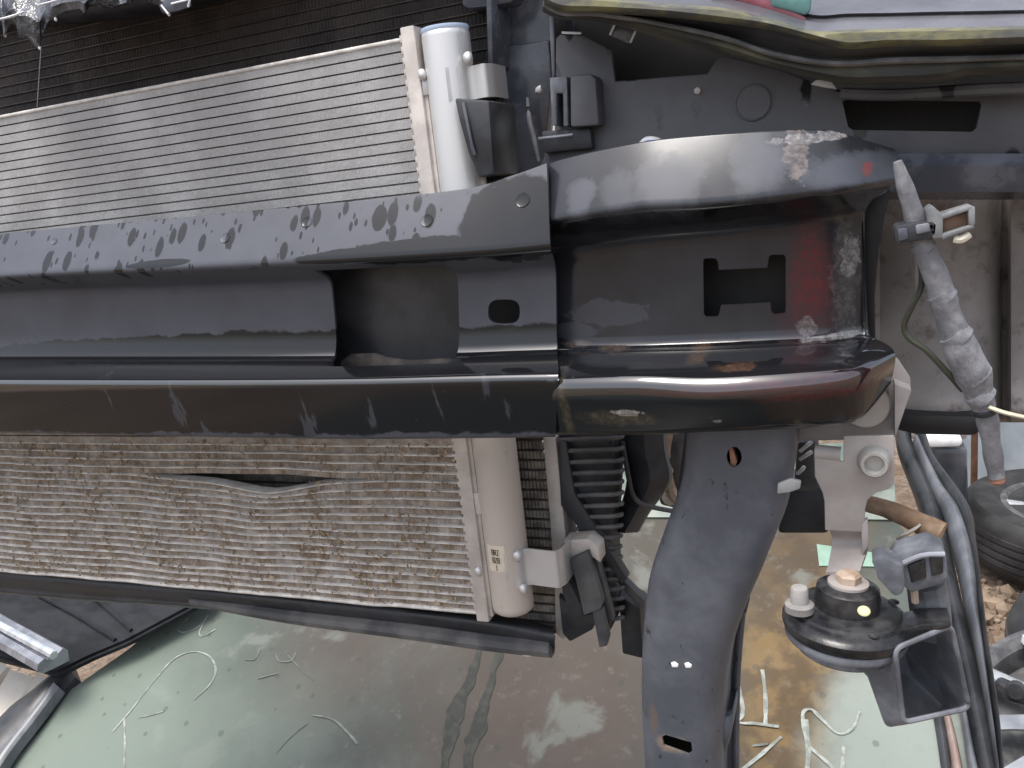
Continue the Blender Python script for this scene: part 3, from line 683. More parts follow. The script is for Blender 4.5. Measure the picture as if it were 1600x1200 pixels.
for px, py in ((1054, 1039), (1075, 1040)):
    obj('hole_fleck', prism([(px - 6, py - 3), (px, py - 5), (px + 6, py - 1), (px + 5, py + 4), (px - 4, py + 4)], .5155, .002, .0004), M_bright, ST)
obj('dried_tape', prism([(1215, 756), (1235, 748), (1252, 752), (1250, 764), (1232, 770), (1214, 772)], .513, .003, .0008), mat('tape_scrap', (.22, .22, .22), (.36, .36, .36), .3, bump=.5, bsc=200), ST)
# engine-bay bits right of the strut
eb = thing('harness_plug_cluster', 'black plug cluster behind the beige horn bracket', 'connector', V(1262, 760, .60))
obj('plug_block', prism([(1225, 768), (1290, 765), (1295, 835), (1215, 835)], .60, .05, .003), M_black, eb)
obj('plug_side', prism([(1245, 690), (1275, 690), (1280, 770), (1240, 770)], .60, .04, .003), M_blackdust, eb)
for a in ((1250, 705, 1268, 690), (1250, 718, 1268, 706), (1246, 740, 1256, 730)):
    obj('bright_wire', tube([V(a[0], a[1], .575), V((a[0] + a[2]) / 2 + 3, (a[1] + a[3]) / 2 - 2, .573), V(a[2], a[3], .575)], .0014, 6, 3), mat('wire_wrap', (.5, .49, .47), rough=.35, bump=0), eb)

# ================================================================== horn bracket
HB = thing('horn_bracket', 'beige grey stamped metal bracket carrying the horn', 'bracket', V(1335, 880, .53))
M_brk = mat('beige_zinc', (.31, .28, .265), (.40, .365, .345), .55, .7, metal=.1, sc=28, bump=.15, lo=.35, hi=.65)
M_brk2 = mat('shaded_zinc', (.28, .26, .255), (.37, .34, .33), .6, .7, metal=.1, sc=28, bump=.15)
pts = [(1318, 681), (1398, 681), (1397, 756), (1391, 764), (1368, 771), (1356, 781), (1352, 795), (1351, 832), (1289, 829), (1288, 784), (1285, 770), (1273, 745), (1272, 700), (1313, 706), (1313, 722), (1318, 722)]
obj('front_plate', prism(pts, .530, .003, .0009), M_brk, HB)
obj('rolled_tab', tube([V(1273, 706, .5335), V(1313, 710, .5335)], .0048, 12, 1), M_brk, HB)
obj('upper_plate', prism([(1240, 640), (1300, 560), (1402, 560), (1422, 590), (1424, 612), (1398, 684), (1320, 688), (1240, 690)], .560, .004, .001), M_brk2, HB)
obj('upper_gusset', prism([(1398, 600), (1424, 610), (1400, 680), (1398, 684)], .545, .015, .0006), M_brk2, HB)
obj('cream_disc', lathe(V(1352, 632, .5585), Vector((0, -1, 0)), [(.0145, 0), (.0145, .0025), (.0135, .0035), (.0001, .0035)], 36), mat('cream_plastic', (.60, .55, .50), (.52, .48, .44), .5, bump=0), HB)
bo = obj('flange_bolt', lathe(V(1366, 719, .530), Vector((-.02, -1, .05)), [(.0098, 0), (.0098, .002), (.0088, .0035), (.0083, .009), (.0074, .0105), (.0058, .0105), (.0050, .0092), (.0048, .005), (.0001, .005)], 36), mat('grey_bolt', (.34, .335, .32), (.46, .45, .43), .42, metal=.4, bump=.1), HB)
rows = [[V(a, b_, y_) for a, b_ in ((l, py), ((l + r_) / 2, py + .5), (r_, py - 1))] for l, r_, py, y_ in ((1296, 1352, 828, .534), (1300, 1354, 840, .540), (1299, 1356, 856, .537), (1294, 1347, 882, .524), (1290, 1344, 893, .515))]
shell('strap', loft(dense(rows, 4)), M_brk, HB, .002)
obj('strap_lip', prism([(1345, 818), (1356, 812), (1358, 852), (1348, 868)], .530, .006, .0008), M_brk, HB)

# ================================================================== horn
HO = V(1322, 968, .505)
HN = thing('horn', 'black disc horn with square trumpet mouth hanging from beige bracket', 'horn', HO - Vector((0, 0, .06)))
M_horn = mat('horn_black', (.012, .012, .014), (.045, .044, .045), .25, .55, sc=45, bump=.2, bsc=300)
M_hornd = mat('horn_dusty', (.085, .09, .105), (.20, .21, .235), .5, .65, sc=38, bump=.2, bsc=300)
up_ = Vector((.07, .02, 1))
obj('disc_body', lathe(HO, up_, [(.001, -.006), (.030, -.006), (.0362, -.005), (.0372, -.002), (.0372, .0006), (.0355, .0025), (.0345, .0032), (.0335, .0052), (.031, .0062), (.030, .0078), (.0225, .0092), (.001, .0092)], 48), M_horn, HN)
obj('lower_can', lathe(HO, up_, [(.001, -.020), (.026, -.020), (.0285, -.018), (.029, -.013), (.0345, -.0115), (.0355, -.009), (.035, -.0065), (.001, -.0065)], 48), M_hornd, HN)
obj('neck', lathe(HO, up_, [(.001, .008), (.0185, .008), (.0188, .016), (.0180, .0215), (.0150, .0235), (.001, .0235)], 40), M_horn, HN)
obj('washer', lathe(HO, up_, [(.001, .0236), (.0118, .0236), (.0118, .0252), (.001, .0252)], 32), M_brk, HN)
obj('nut', lathe(HO, up_, [(.001, .0250), (.0072, .0250), (.0074, .0295), (.0058, .0312), (.003, .0318), (.001, .0318)], 6), mat('rusty_nut', (.30, .20, .13), (.48, .38, .30), .6, bump=.3), HN)
for a in range(4):
    t = a * math.pi / 2 + .5; c = HO + Vector((.031 * math.cos(t), .031 * math.sin(t), .006)); obj('rivet', lathe(c, up_, [(.0032, 0), (.003, .001), (.0015, .0016), (.0001, .0017)], 12), M_horn, HN)
pc = V(1249, 944, .490); obj('white_cap', lathe(pc, Vector((.03, 0, 1)), [(.0052, 0), (.0052, .0095), (.0046, .0110), (.0001, .0110)], 20), mat('white_cap', (.38, .365, .35), (.30, .285, .27), .5, bump=0), HN)
obj('cap_foot', lathe(pc, Vector((.03, 0, 1)), [(.0085, -.004), (.0085, .0002), (.007, .0012), (.0001, .0012)], 20), mat('pale_foot', (.14, .135, .13), (.28, .265, .25), .6), HN)
obj('paint_dot', lathe(V(1350, 960, .4778) + Vector((0, .004, 0)), Vector((.05, -.55, 1)), [(.0001, 0), (.0036, 0), (.0030, .0007), (.0001, .0008)], 16), mat('yellow_dot', (.40, .37, .20), rough=.4, bump=0), HN)
def quad(tl, tr, br, bl, rr=.006): return fillet([V(*tl), V(*tr), V(*br), V(*bl)], rr, True, 5)
rows = [quad((1398, 1014, .478), (1486, 977, .498), (1514, 1106, .503), (1411, 1129, .481), .005), quad((1390, 1018, .484), (1478, 980, .504), (1506, 1107, .51), (1404, 1132, .487), .005),
        quad((1352, 1026, .492), (1452, 988, .530), (1476, 1108, .535), (1386, 1136, .497), .006), quad((1345, 1022, .515), (1410, 1000, .55), (1425, 1060, .55), (1365, 1070, .515), .008), quad((1330, 1012, .525), (1360, 1005, .54), (1365, 1030, .54), (1335, 1035, .525), .006)]
shell('trumpet', loft(rows, True), mat('lightened_trumpet_plastic', (.12, .127, .145), (.22, .23, .255), .55, sc=45, bump=.2), HN, .0022, offset=0)  # trumpet colour lightened to offset the shade under the disc
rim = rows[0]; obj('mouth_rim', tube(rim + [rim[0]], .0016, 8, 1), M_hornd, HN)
obj('bridge', prism([(1352, 1002), (1400, 985), (1440, 975), (1488, 974), (1486, 982), (1440, 992), (1400, 1012), (1356, 1030)], .492, .02, .0015), M_horn, HN)
cn = obj('connector', prism([(1392, 880), (1400, 868), (1452, 852), (1478, 866), (1482, 905), (1474, 914), (1424, 928), (1404, 910)], .500, .022, .002), M_hornd, HN)
obj('latch', prism([(1361, 876), (1378, 868), (1412, 884), (1416, 910), (1410, 930), (1398, 934), (1372, 906), (1370, 896)], .492, .016, .002), M_hornd, HN)
for a in ([(1418, 884), (1446, 874), (1448, 904), (1424, 912)], [(1452, 872), (1474, 868), (1474, 896), (1456, 902)]):
    obj('connector_panel', prism(a, .4985, .004, .001), M_horn, cn)
obj('connector_ridge', tube([V(1404, 884, .499), V(1440, 868, .498), V(1476, 866, .499)], .0016, 8, 3), mat('worn_edge', (.22, .23, .26), rough=.5, bump=0), cn)
obj('cable_boot', tube([V(1446, 905, .52), V(1452, 940, .525), V(1456, 985, .53)], [.011, .012, .012], 10, 4), M_hornd, HN)
obj('terminal', tube([V(1428, 918, .505), V(1430, 940, .508)], .0022, 8, 1), mat('tan_wire', (.40, .33, .25), rough=.6, bump=0), HN)

# rusty stub
rs_ = thing('rusty_rod', 'short rusty brown rod sticking out beside the horn bracket', 'rod', V(1470, 830, .56))
k = mat('brown_rust', (.20, .125, .075), (.36, .26, .18), .8, sc=50, bump=.6, bsc=180)
obj('rod', tube([V(1350, 786, .575), V(1385, 795, .57), V(1425, 812, .562), V(1472, 834, .555)], [.0056, .006, .0075, .0070], 14, 5, wob=.15), k, rs_)
obj('wire_twist', tube([V(1402, 842, .556), V(1412, 836, .552), V(1420, 832, .551), V(1430, 826, .551), V(1438, 820, .553)], .0010, 6, 4, wob=.6), mat('twisted_wire', (.42, .38, .33), rough=.5, bump=0), rs_)

# ================================================================== taped wiring harness
WH = thing('taped_wiring_harness', 'grey taped wiring harness hanging loose at the beam end', 'wiring harness', V(1556, 752, .52))
k = NB('fabric_tape')
fa = k.ramp(k.noise(70, 5, .65), .4, .62); k.set(k.mix(fa, (.15, .15, .163), (.25, .25, .265)), .6)
k.bump(k.noise(110, 5, .65, (1, 1, .5)), .7, .002); M_tape = k.m
hp = [(1402, 252, 6), (1412, 285, 11), (1428, 335, 14), (1442, 385, 15), (1462, 430, 17), (1472, 462, 18), (1480, 490, 19), (1494, 525, 21), (1506, 555, 24), (1520, 585, 24), (1531, 618, 20), (1540, 645, 14)]
dist = [.500 + .004 * i / 3 for i in range(20)]
obj('taped_bundle', tube([V(a, b_, dist[i]) for i, (a, b_, c) in enumerate(hp)], [c * .00037 for _, _, c in hp], 16, 6, wob=.14), M_tape, WH)
obj('taped_end', tube([V(1540, 640, .514), V(1544, 662, .515), V(1550, 700, .516), V(1557, 745, .518)], [.0050, .0056, .0052, .0045], 14, 6, wob=.22), M_tape, WH)
obj('wire_ends', lathe(V(1558, 750, .518), Vector((.1, 0, -1)), [(.004, -.002), (.004, .001), (.0025, .0025), (.0001, .0025)], 14), mat('copper_end', (.22, .10, .07), (.34, .16, .11), .5), WH)
for i in (3, 5, 7, 9, 10):
    a, b_, c = hp[i]; a2, b2, _ = hp[i + 1]
    ax = (V(a2, b2, dist[i + 1]) - V(a, b_, dist[i]))
    obj('tape_wrap', lathe(V(a, b_, dist[i]), ax + Vector((.004, 0, .003)), [(c * .00037, -.0035), (c * .000385, -.003), (c * .000395, .003), (c * .00037, .0035)], 20), M_tape, WH)
tie = obj('cable_tie', lathe(V(1538, 641, .5135), V(1544, 662, .515) - V(1536, 630, .512), [(.0056, -.0014), (.0066, -.0012), (.0066, .0012), (.0056, .0014)], 20), M_black, WH)
obj('tie_tail', tube([V(1545, 636, .508), V(1570, 645, .505), V(1615, 655, .50)], .0012, 6, 4), mat('yellowed_nylon', (.50, .46, .34), rough=.4, bump=0), tie)
obj('thin_wire', tube([V(1438, 400, .505), V(1440, 445, .508), V(1424, 480, .51), V(1413, 508, .512), V(1420, 528, .512), V(1448, 548, .511), V(1480, 582, .512), V(1505, 610, .512)], .0017, 8, 6), mat('black_wire', (.02, .02, .018), (.05, .055, .035), .5, bump=0), WH)
cl = obj('clip_band', prism([(1397, 357), (1402, 352), (1458, 343), (1466, 350), (1464, 368), (1455, 372), (1412, 380), (1402, 384), (1397, 372)], .493, .020, .002), M_black, WH)
obj('clip_face', prism([(1430, 352), (1452, 348), (1455, 362), (1432, 367)], .4915, .004, .001), M_hornd, cl)
obj('clip_tooth', prism([(1402, 358), (1418, 356), (1420, 374), (1404, 378)], .4915, .003, .001), M_carw, cl)
M_sock = mat('grey_socket', (.12, .125, .13), (.24, .245, .25), .35, sc=60, bump=.1)
for nm, pts_ in (('socket_top', [(1468, 336), (1518, 320), (1524, 326), (1472, 344)]), ('socket_end', [(1512, 324), (1524, 322), (1524, 352), (1514, 356)]), ('socket_base', [(1470, 366), (1520, 350), (1524, 356), (1472, 376)]), ('socket_root', [(1446, 328), (1456, 320), (1474, 336), (1474, 372), (1458, 374), (1450, 360)])):
    obj(nm, prism(pts_, .493, .018, .001), M_sock, cl)
obj('socket_core', prism([(1472, 342), (1514, 330), (1514, 352), (1474, 364)], .500, .010, .001), mat('brown_socket', (.22, .13, .09), (.34, .22, .16), .6), cl)
obj('socket_drip', tube([V(1492, 373, .497), V(1502, 374, .496), V(1514, 366, .497)], .0022, 8, 3), mat('cream_drip', (.60, .56, .46), rough=.5, bump=0), cl)

# ================================================================== wet torn plastic hanging into the top left
PL = thing('torn_wet_plastic', 'torn wet black plastic dripping at the top left corner', 'plastic sheet', V(120, 0, .52))
k = NB('wet_black_film')
k.set(k.mix(k.ramp(k.noise(45, 4), .45, .62), (.02, .022, .027), (.10, .105, .12)), .08, 0); k.bump(k.noise(55, 4, .6), .9, .006); M_film = k.m
low = [(-60, 30), (-30, 52), (0, 34), (6, 60), (12, 48), (22, 40), (30, 58), (44, 60), (60, 77), (66, 60), (75, 38), (84, 32), (100, 22), (125, 18), (132, 24), (142, 10), (170, 14), (190, 10), (205, 6), (225, 4), (245, 8), (254, 20), (264, 22), (280, 8), (296, 12), (300, 2), (340, -20)]
rows = []
for i, (px, py) in enumerate(low):
    w1 = .006 * noise.noise(Vector((px * .05, 0, 1))); w2 = .006 * noise.noise(Vector((px * .05, 3, 2)))
    rows.append([V(px, -70, .56), V(px, -30 + py * .3, .535 + w1), V(px, py * .55 - 8, .522 + w2), V(px, py - 4, .525 + w1), V(px, py, .531)])
shell('film', loft(dense(rows, 4)), M_film, PL, .0012)
obj('bright_strip', tube([V(0, 30, .517), V(18, 26, .516), V(38, 18, .518)], [.0011, .0016, .0008], 6, 3, flat=.6), mat('white_edge', (.75, .77, .8), rough=.2, bump=0), PL)
obj('bright_strip', tube([V(60, 8, .517), V(80, 3, .516), V(104, -4, .517)], [.0008, .0012, .0008], 6, 3, flat=.6), MATS['white_edge'], PL)
obj('clear_tab', prism([(253, 4), (262, -4), (296, -4), (297, 10), (280, 16), (262, 20)], .521, .002, .0008), M_carw, PL)
for a, b_ in (((252, 8), (263, 22)), ((297, -2), (294, 11)), ((268, 6), (292, 0))):
    obj('tab_edge', tube([V(*a, .520), V(*b_, .520)], .0007, 6, 1), MATS['white_edge'], PL)
for px, py in ((62, 75), (264, 22), (127, 13), (8, 55), (87, 30)):
    bm = bmesh.new(); bmesh.ops.create_icosphere(bm, subdivisions=2, radius=.0011)
    for v in bm.verts: v.co.z *= 1.5
    bmesh.ops.translate(bm, verts=bm.verts[:], vec=V(px, py, .526)); obj('water_drop', bm, mat('water_bead', (.75, .77, .8), rough=.05, bump=0), PL, smooth=80)
obj('hanging_thread', tube([V(64, 76, .53), V(61, 120, .532), V(58, 168, .534)], .00022, 5, 3), mat('thread', (.30, .30, .32), rough=.5, bump=0), PL)
SP = thing('added_slam_panel', 'black crossmember added over the radiator to shade it', 'crossmember', V(200, -60, .62))  # added above the radiator to keep skylight off the core
rows = [[V(px, a - 10, .60), V(px, a - 60, .565), V(px, a - 160, .57), V(px, a - 190, .66), V(px, a - 120, .72)] for px, a in ((-500, 20), (0, -2), (300, -10), (600, -55), (760, -75))]
shell('panel', loft(dense(rows, 3)), M_black, SP, .003)
rows = [[V(px, a, .60), V(px, a + 22, .604), V(px, a + 40, .615), V(px, a + 44, .63)] for px, a in ((-400, 30), (0, 0), (160, -10), (300, -30), (420, -60))]
shell('rolled_edge', loft(dense(rows, 4)), M_black, SP, .003)

# ================================================================== lower car: windscreen, pillars, trims
LC = thing('lower_car', 'scrap car underneath with dirty chalk marked windscreen and black pillars', 'car', W(700, 1400))
lo_ = LC.location
def Wl(px, py): return tuple(W(px, py) - lo_)
k = NB('dirty_windscreen')
g1 = k.ramp(k.noise(4.5, 6, .62), .36, .66); g2 = k.ramp(k.noise(2.2, 5, .6, loc=(5, 2, 0)), .46, .60); g3 = k.ramp(k.noise(45, 5, .7), .55, .72); g4 = k.ramp(k.noise(7, 5, .55, loc=(1, 8, 0), dist=.4), .60, .68)
col = k.mix(g1, (.085, .105, .092), (.180, .205, .182))
col = k.mix(k.math('MULTIPLY', g2, .7), col, (.065, .085, .075))
br = k.spot(Wl(860, 1080), .22, .3, .3, .6, 9, .55); col = k.mix(k.math('MULTIPLY', br, .75), col, (.14, .098, .08))
br2 = k.spot(Wl(530, 1000), .15, .12, .2, .6, 12, .6); col = k.mix(k.math('MULTIPLY', br2, .6), col, (.135, .088, .072))
br3 = k.spot(Wl(1240, 990), .095, .34, .3, .55, 14, .55); col = k.mix(k.math('MULTIPLY', br3, .9), col, k.mix(k.ramp(k.noise(20, 4), .4, .6), (.14, .082, .03), (.29, .18, .065)))
dk = k.spot(Wl(1160, 830), .2, .16, .16, .5, 12, .5); col = k.mix(k.math('MULTIPLY', dk, .7), col, (.10, .075, .05))
col = k.mix(k.math('MULTIPLY', g4, .75), col, (.26, .275, .245))
sky_refl = k.spot(Wl(100, 1180), .35, .3, .3, .7, 6, .4); col = k.mix(k.math('MULTIPLY', sky_refl, .8), col, (.34, .41, .34))  # pale lower left: sky reflection put into the glass colour
lf2 = k.spot(Wl(1400, 1190), .10, .16, .2, .35, 14, .4); col = k.mix(k.math('MULTIPLY', lf2, .9), col, (.40, .46, .41))
col = k.mix(.42, col, (0, 0, 0))
dots = k.ramp(k.math('ADD', k.voro(26), k.math('MULTIPLY', k.noise(30), .25)), .27, .22); col = k.mix(k.math('MULTIPLY', dots, .45), col, (.05, .057, .047))
col = k.mix(k.math('MULTIPLY', g3, .35), col, (.18, .165, .14))
k.set(col, k.mixf(g1, .5, .7), 0, spec=.25); k.bump(k.noise(35, 5, .6), .15, .003)
M_ws = k.m
M_seal = mat('black_seal', (.016, .017, .019), (.04, .041, .045), .35, .5, sc=20, bump=.1)
M_pgrey = mat('pillar_grey', (.09, .096, .108), (.17, .178, .195), .28, .4, sc=14, bump=.05, scale=(1, 1, .4))
outline = [(-60, 1260), (20, 1175), (110, 1078), (200, 1015), (330, 905), (520, 850), (800, 815), (1100, 805), (1390, 800), (1430, 850), (1480, 960), (1520, 1120), (1560, 1280), (1620, 1500), (700, 1600), (-300, 1520)]
from mathutils.geometry import tessellate_polygon
Pw = [W(a, b_) for a, b_ in outline]
bm = bmesh.new(); vs = [bm.verts.new(p) for p in Pw]
for t in tessellate_polygon([Pw]): bm.faces.new([vs[i] for i in t])
bmesh.ops.recalc_face_normals(bm, faces=bm.faces[:]); bm.normal_update()
if bm.faces[:][0].normal.dot(WS_N) < 0: bmesh.ops.reverse_faces(bm, faces=bm.faces[:])
q = bmesh.ops.extrude_face_region(bm, geom=bm.faces[:]); bmesh.ops.translate(bm, vec=-WS_N * .005, verts=[v for v in q['geom'] if isinstance(v, bmesh.types.BMVert)])
obj('windscreen', bm, M_ws, LC, smooth=None)
# bonnet, out of view under the camera, added to darken the beam's reflection
rows = []
for yy, zz_ in ((.46, .10), (.30, .13), (-.1, .10), (-.5, .04), (-.85, -.03), (-1.05, -.16)):
    rows.append([Vector((-.65 + .8 * t, yy - .12 * t * t, WS_P.z - .42 + zz_ - .07 * t * t)) for t in (-1, -.8, -.45, 0, .45, .8, 1)])
shell('unseen_bonnet', loft(dense(rows, 4)), mat('dark_green_paint', (.022, .030, .026), (.04, .048, .042), .35, sc=8, bump=.05), LC, .003)
def ribbon(name, sts, m_, off=.004, bulge=.012, n=6, sub=4, par=None):
    rows = []
    for l, r_, py, *e in sts:
        py2 = e[0] if e else py
        a, b_ = W(l, py, off), W(r_, py2, off)
        rows.append([a - WS_N * .02] + [a.lerp(b_, t / n) + WS_N * bulge * math.sin(math.pi * t / n) for t in range(n + 1)] + [b_ - WS_N * .02])
    return obj(name, loft(dense(rows, sub), True, True), m_, par or LC)
ribbon('pillar_seal', [(1398, 1424, 660), (1404, 1428, 700), (1434, 1466, 780), (1452, 1486, 860), (1472, 1506, 950), (1494, 1530, 1050), (1508, 1548, 1130), (1524, 1560, 1200), (1560, 1600, 1380)], M_seal, .01, .02)
ribbon('pillar_highlight', [(1426, 1438, 690), (1452, 1474, 760), (1474, 1504, 800), (1488, 1520, 850), (1500, 1528, 900), (1510, 1530, 950), (1522, 1536, 1000), (1536, 1546, 1080), (1550, 1556, 1160), (1562, 1566, 1250)], M_pgrey, .02, .018)  # raised pale strip paints the highlight along the pillar
ribbon('pillar_outer', [(1430, 1442, 660), (1438, 1462, 720), (1478, 1514, 790), (1508, 1526, 850), (1522, 1534, 920), (1530, 1544, 1000), (1542, 1556, 1080), (1554, 1564, 1150), (1560, 1572, 1250)], M_seal, .012, .03)
ribbon('inner_strip', [(1446, 1452, 850), (1466, 1473, 930), (1490, 1497, 1040), (1500, 1508, 1100), (1516, 1528, 1200), (1540, 1552, 1300)], M_pgrey, .026, .006)
ribbon('dash_strip', [(1470, 1480, 1100), (1480, 1494, 1150), (1490, 1506, 1210), (1500, 1520, 1300)], mat('pinkish_rust_strip', (.30, .22, .19), (.40, .31, .28), .6), .006, .01)
ribbon('dark_strip', [(1452, 1468, 1085), (1462, 1480, 1140), (1472, 1488, 1210), (1484, 1500, 1300)], M_seal, .005, .006)
ribbon('green_sticker', [(1276, 1392, 850, 868), (1280, 1390, 884, 886)], mat('pale_green_sticker', (.16, .28, .21), (.20, .32, .25), .5, bump=0), .002, .001, 3, 1)
ribbon('roof_edge', [(150, 250, 700, 760), (600, 620, 700, 815), (1000, 1000, 700, 808), (1395, 1400, 690, 812)], mat('roof_paint', (.09, .12, .10), (.15, .18, .15), .3, bump=0), .004, .006)
# left side: pillar, seal, bright rail, black cowl
ribbon('pillar_left', [(-80, -50, 1230, 1268), (0, 14, 1120, 1186), (50, 62, 1078, 1130), (84, 104, 1050, 1074), (110, 118, 1038, 1058)], M_seal, .012, .018)
ribbon('pillar_left_chrome', [(-60, -40, 1238, 1262), (4, 12, 1166, 1180), (44, 52, 1118, 1128), (84, 92, 1066, 1074)], M_pgrey, .030, .006)
def extr(name, sec, a, b_, m_, par):
    """extrusion of a small section along a -> b"""
    u, v_ = frame(b_ - a); rows = [[p + u * x + v_ * y for x, y in sec] for p in (a, b_)]
    return obj(name, loft(rows, True, True), m_, par, smooth=30)
ra, rb = W(-90, 938, .10), W(82, 1036, .10)
obj_rail = extr('bright_rail', [(-.030, -.012), (-.030, .010), (-.022, .018), (-.012, .012), (-.004, .016), (.006, .010), (.012, .016), (.024, .012), (.028, 0), (.020, -.010), (.0, -.012)], ra, rb, mat('satin_rail', (.17, .18, .205), (.30, .31, .34), .18, .35, metal=.4, sc=18, bump=.1), LC)
obj('rail_groove', tube([W(-90, 930, .118), W(84, 1024, .118)], .008, 8, 1), mat('bright_bead', (.50, .52, .55), rough=.15, metal=.6, bump=0), obj_rail)
cw = fillet([W(a, b_, .03) for a, b_ in ((-200, 860), (350, 905), (330, 945), (205, 1012), (150, 1035), (95, 1062), (60, 1052), (-200, 985))], .012, True, 4)
bm = bmesh.new(); vs = [bm.verts.new(p) for p in cw]; bm.faces.new(vs)
q = bmesh.ops.extrude_face_region(bm, geom=bm.faces[:]); bmesh.ops.translate(bm, vec=WS_N * .02, verts=[v for v in q['geom'] if isinstance(v, bmesh.types.BMVert)])
bmesh.ops.recalc_face_normals(bm, faces=bm.faces[:]); bmesh.ops.bevel(bm, geom=[e for e in bm.edges if e.calc_face_angle(0) > .8], offset=.006, segments=2, affect='EDGES')
k = NB('black_cowl'); k.set(k.mix(k.ramp(k.noise(7, 5, .6, (1, 2.5, 1)), .42, .62), (.010, .011, .013), (.024, .025, .029)), .6, spec=.15); k.bump(k.noise(9, 3), .5, .02)
obj('cowl_panel', bm, k.m, LC)
for j, (a, b_) in enumerate((((60, 930), (180, 1000)), ((120, 915), (205, 985)))):
    obj('cowl_crease', tube([W(*a, .054), W((a[0] + b_[0]) / 2, (a[1] + b_[1]) / 2 - 4, .056), W(*b_, .052)], .004, 6, 3), k.m, LC)
# chalk handwriting on the glass
M_chalk = mat('chalk', (.20, .215, .19), (.38, .40, .36), .9, sc=60, bump=0)
M_chalk2 = mat('worn_chalk', (.12, .135, .12), (.20, .22, .195), .9, sc=40, bump=0)
strokes = [([(209, 1104), (241, 1063), (272, 1029), (303, 1018), (328, 1026), (337, 1047), (328, 1069), (303, 1093)], 2.6, 1), ([(176, 1143), (194, 1122), (209, 1104)], 3, 1), ([(194, 1122), (195, 1160), (194, 1200)], 2.4, 1), ([(216, 1121), (236, 1117), (256, 1111)], 2.2, 1),
           ([(294, 966), (278, 982), (287, 988), (309, 980), (325, 961), (312, 985), (316, 994), (337, 983)], 2.2, 1), ([(431, 1022), (437, 1033), (455, 1032), (462, 1020)], 2.2, 0), ([(402, 1060), (418, 1056), (434, 1052)], 2.6, 0), ([(382, 1030), (398, 1030), (406, 1014)], 2, 0),
           ([(488, 1117), (520, 1124), (544, 1145), (558, 1162)], 2.8, 0), ([(480, 1130), (455, 1150), (432, 1175)], 2, 0), ([(450, 1024), (475, 1050), (490, 1062)], 1.6, 0),
           ([(1154, 1072), (1161, 1111), (1154, 1128), (1180, 1130), (1217, 1135)], 4, 1), ([(1191, 1046), (1196, 1088), (1196, 1135)], 3.6, 1), ([(1150, 1210), (1185, 1182), (1221, 1151)], 3.6, 1),
           ([(1259, 1215), (1263, 1172), (1254, 1118), (1267, 1108), (1285, 1124), (1310, 1146), (1332, 1137), (1343, 1111)], 3.4, 1), ([(1259, 1124), (1264, 1162), (1278, 1178), (1297, 1195), (1310, 1215)], 3.4, 1), ([(1318, 1165), (1315, 1215)], 3.2, 1), ([(1176, 1165), (1200, 1162)], 2.6, 0)]
for pts_, w_, s_ in strokes:
    obj('chalk_stroke', tube([W(a, b_, .001) for a, b_ in pts_], [w_ * (.00085 if pts_[0][0] > 1000 else .0007) * rng.uniform(.8, 1.15) for _ in pts_], 6, 5, flat=.14, wob=.5), M_chalk if s_ else M_chalk2, LC)
# oil that ran down the glass
M_oil = mat('oil_run', (.045, .047, .042), (.065, .066, .058), .7, sc=60, bump=0, spec=.15)
for pts_ in ([(752, 1012, 4), (742, 1040, 5), (728, 1078, 9), (712, 1110, 13), (706, 1140, 13), (700, 1165, 10), (696, 1185, 7), (688, 1230, 6)], [(783, 1014, 8), (770, 1050, 6), (762, 1080, 6), (752, 1115, 9), (745, 1140, 14), (738, 1165, 12), (732, 1190, 7), (724, 1235, 6)]):
    rows = []
    for a, b_, c in pts_: rows.append([W(a - c, b_, .0012), W(a, b_ + 1, .0020), W(a + c, b_, .0012)])
    rows = dense(rows, 6)
    for r_ in rows:
        j = noise.noise(r_[1] * 60) * .006; r_[0].x += j; r_[2].x += noise.noise(r_[1] * 55 + Vector((5, 5, 5))) * .006
    o = shell('oil_streak', loft(rows), M_oil, LC, .0006)

# ================================================================== the yard behind, right edge
FN = thing('corrugated_fence', 'pale blue corrugated metal fence at the right edge', 'fence', G(1560, 760, .05))
yF = G(1560, 802, 0).y
k = mat('pale_sheet_metal', (.33, .37, .40), (.42, .46, .49), .45, .6, sc=6, bump=.1)
x0 = V(1440, 700, yF).x; x1 = V(1680, 700, yF).x + .5; pw = .26
n_p = int((x1 - x0) / pw) + 1
for p_ in range(n_p):
    rows = []; xs = x0 + p_ * pw
    for i in range(17):
        x = xs + (pw - .004) * i / 16; rows.append([Vector((x, yF + .014 * math.sin(x * 2 * math.pi / .13), zz_)) for zz_ in (.04, 1.25)])
    shell('sheet', loft(rows), k, FN, .002)
obj('rail', box(Vector(((x0 + x1) / 2, yF + .04, .9)), x1 - x0, .04, .05, .004), M_aludirt, FN)
M_rust = mat('rust', (.11, .05, .03), (.18, .085, .05), .85, sc=30, bump=.4)
RPost = thing('rusty_fence_post', 'thin rusty post standing before the pale fence', 'post', V(1522, 790, yF - .15) * 1)
RPost.location.z = 0
px_ = V(1522, 740, yF - .15)
obj('post', box(Vector((px_.x, px_.y, .6)), .022, .022, 1.2, .003), M_rust, RPost)
obj('post_foot', box(Vector((px_.x, px_.y, .02)), .06, .06, .05, .004), M_rust, RPost)
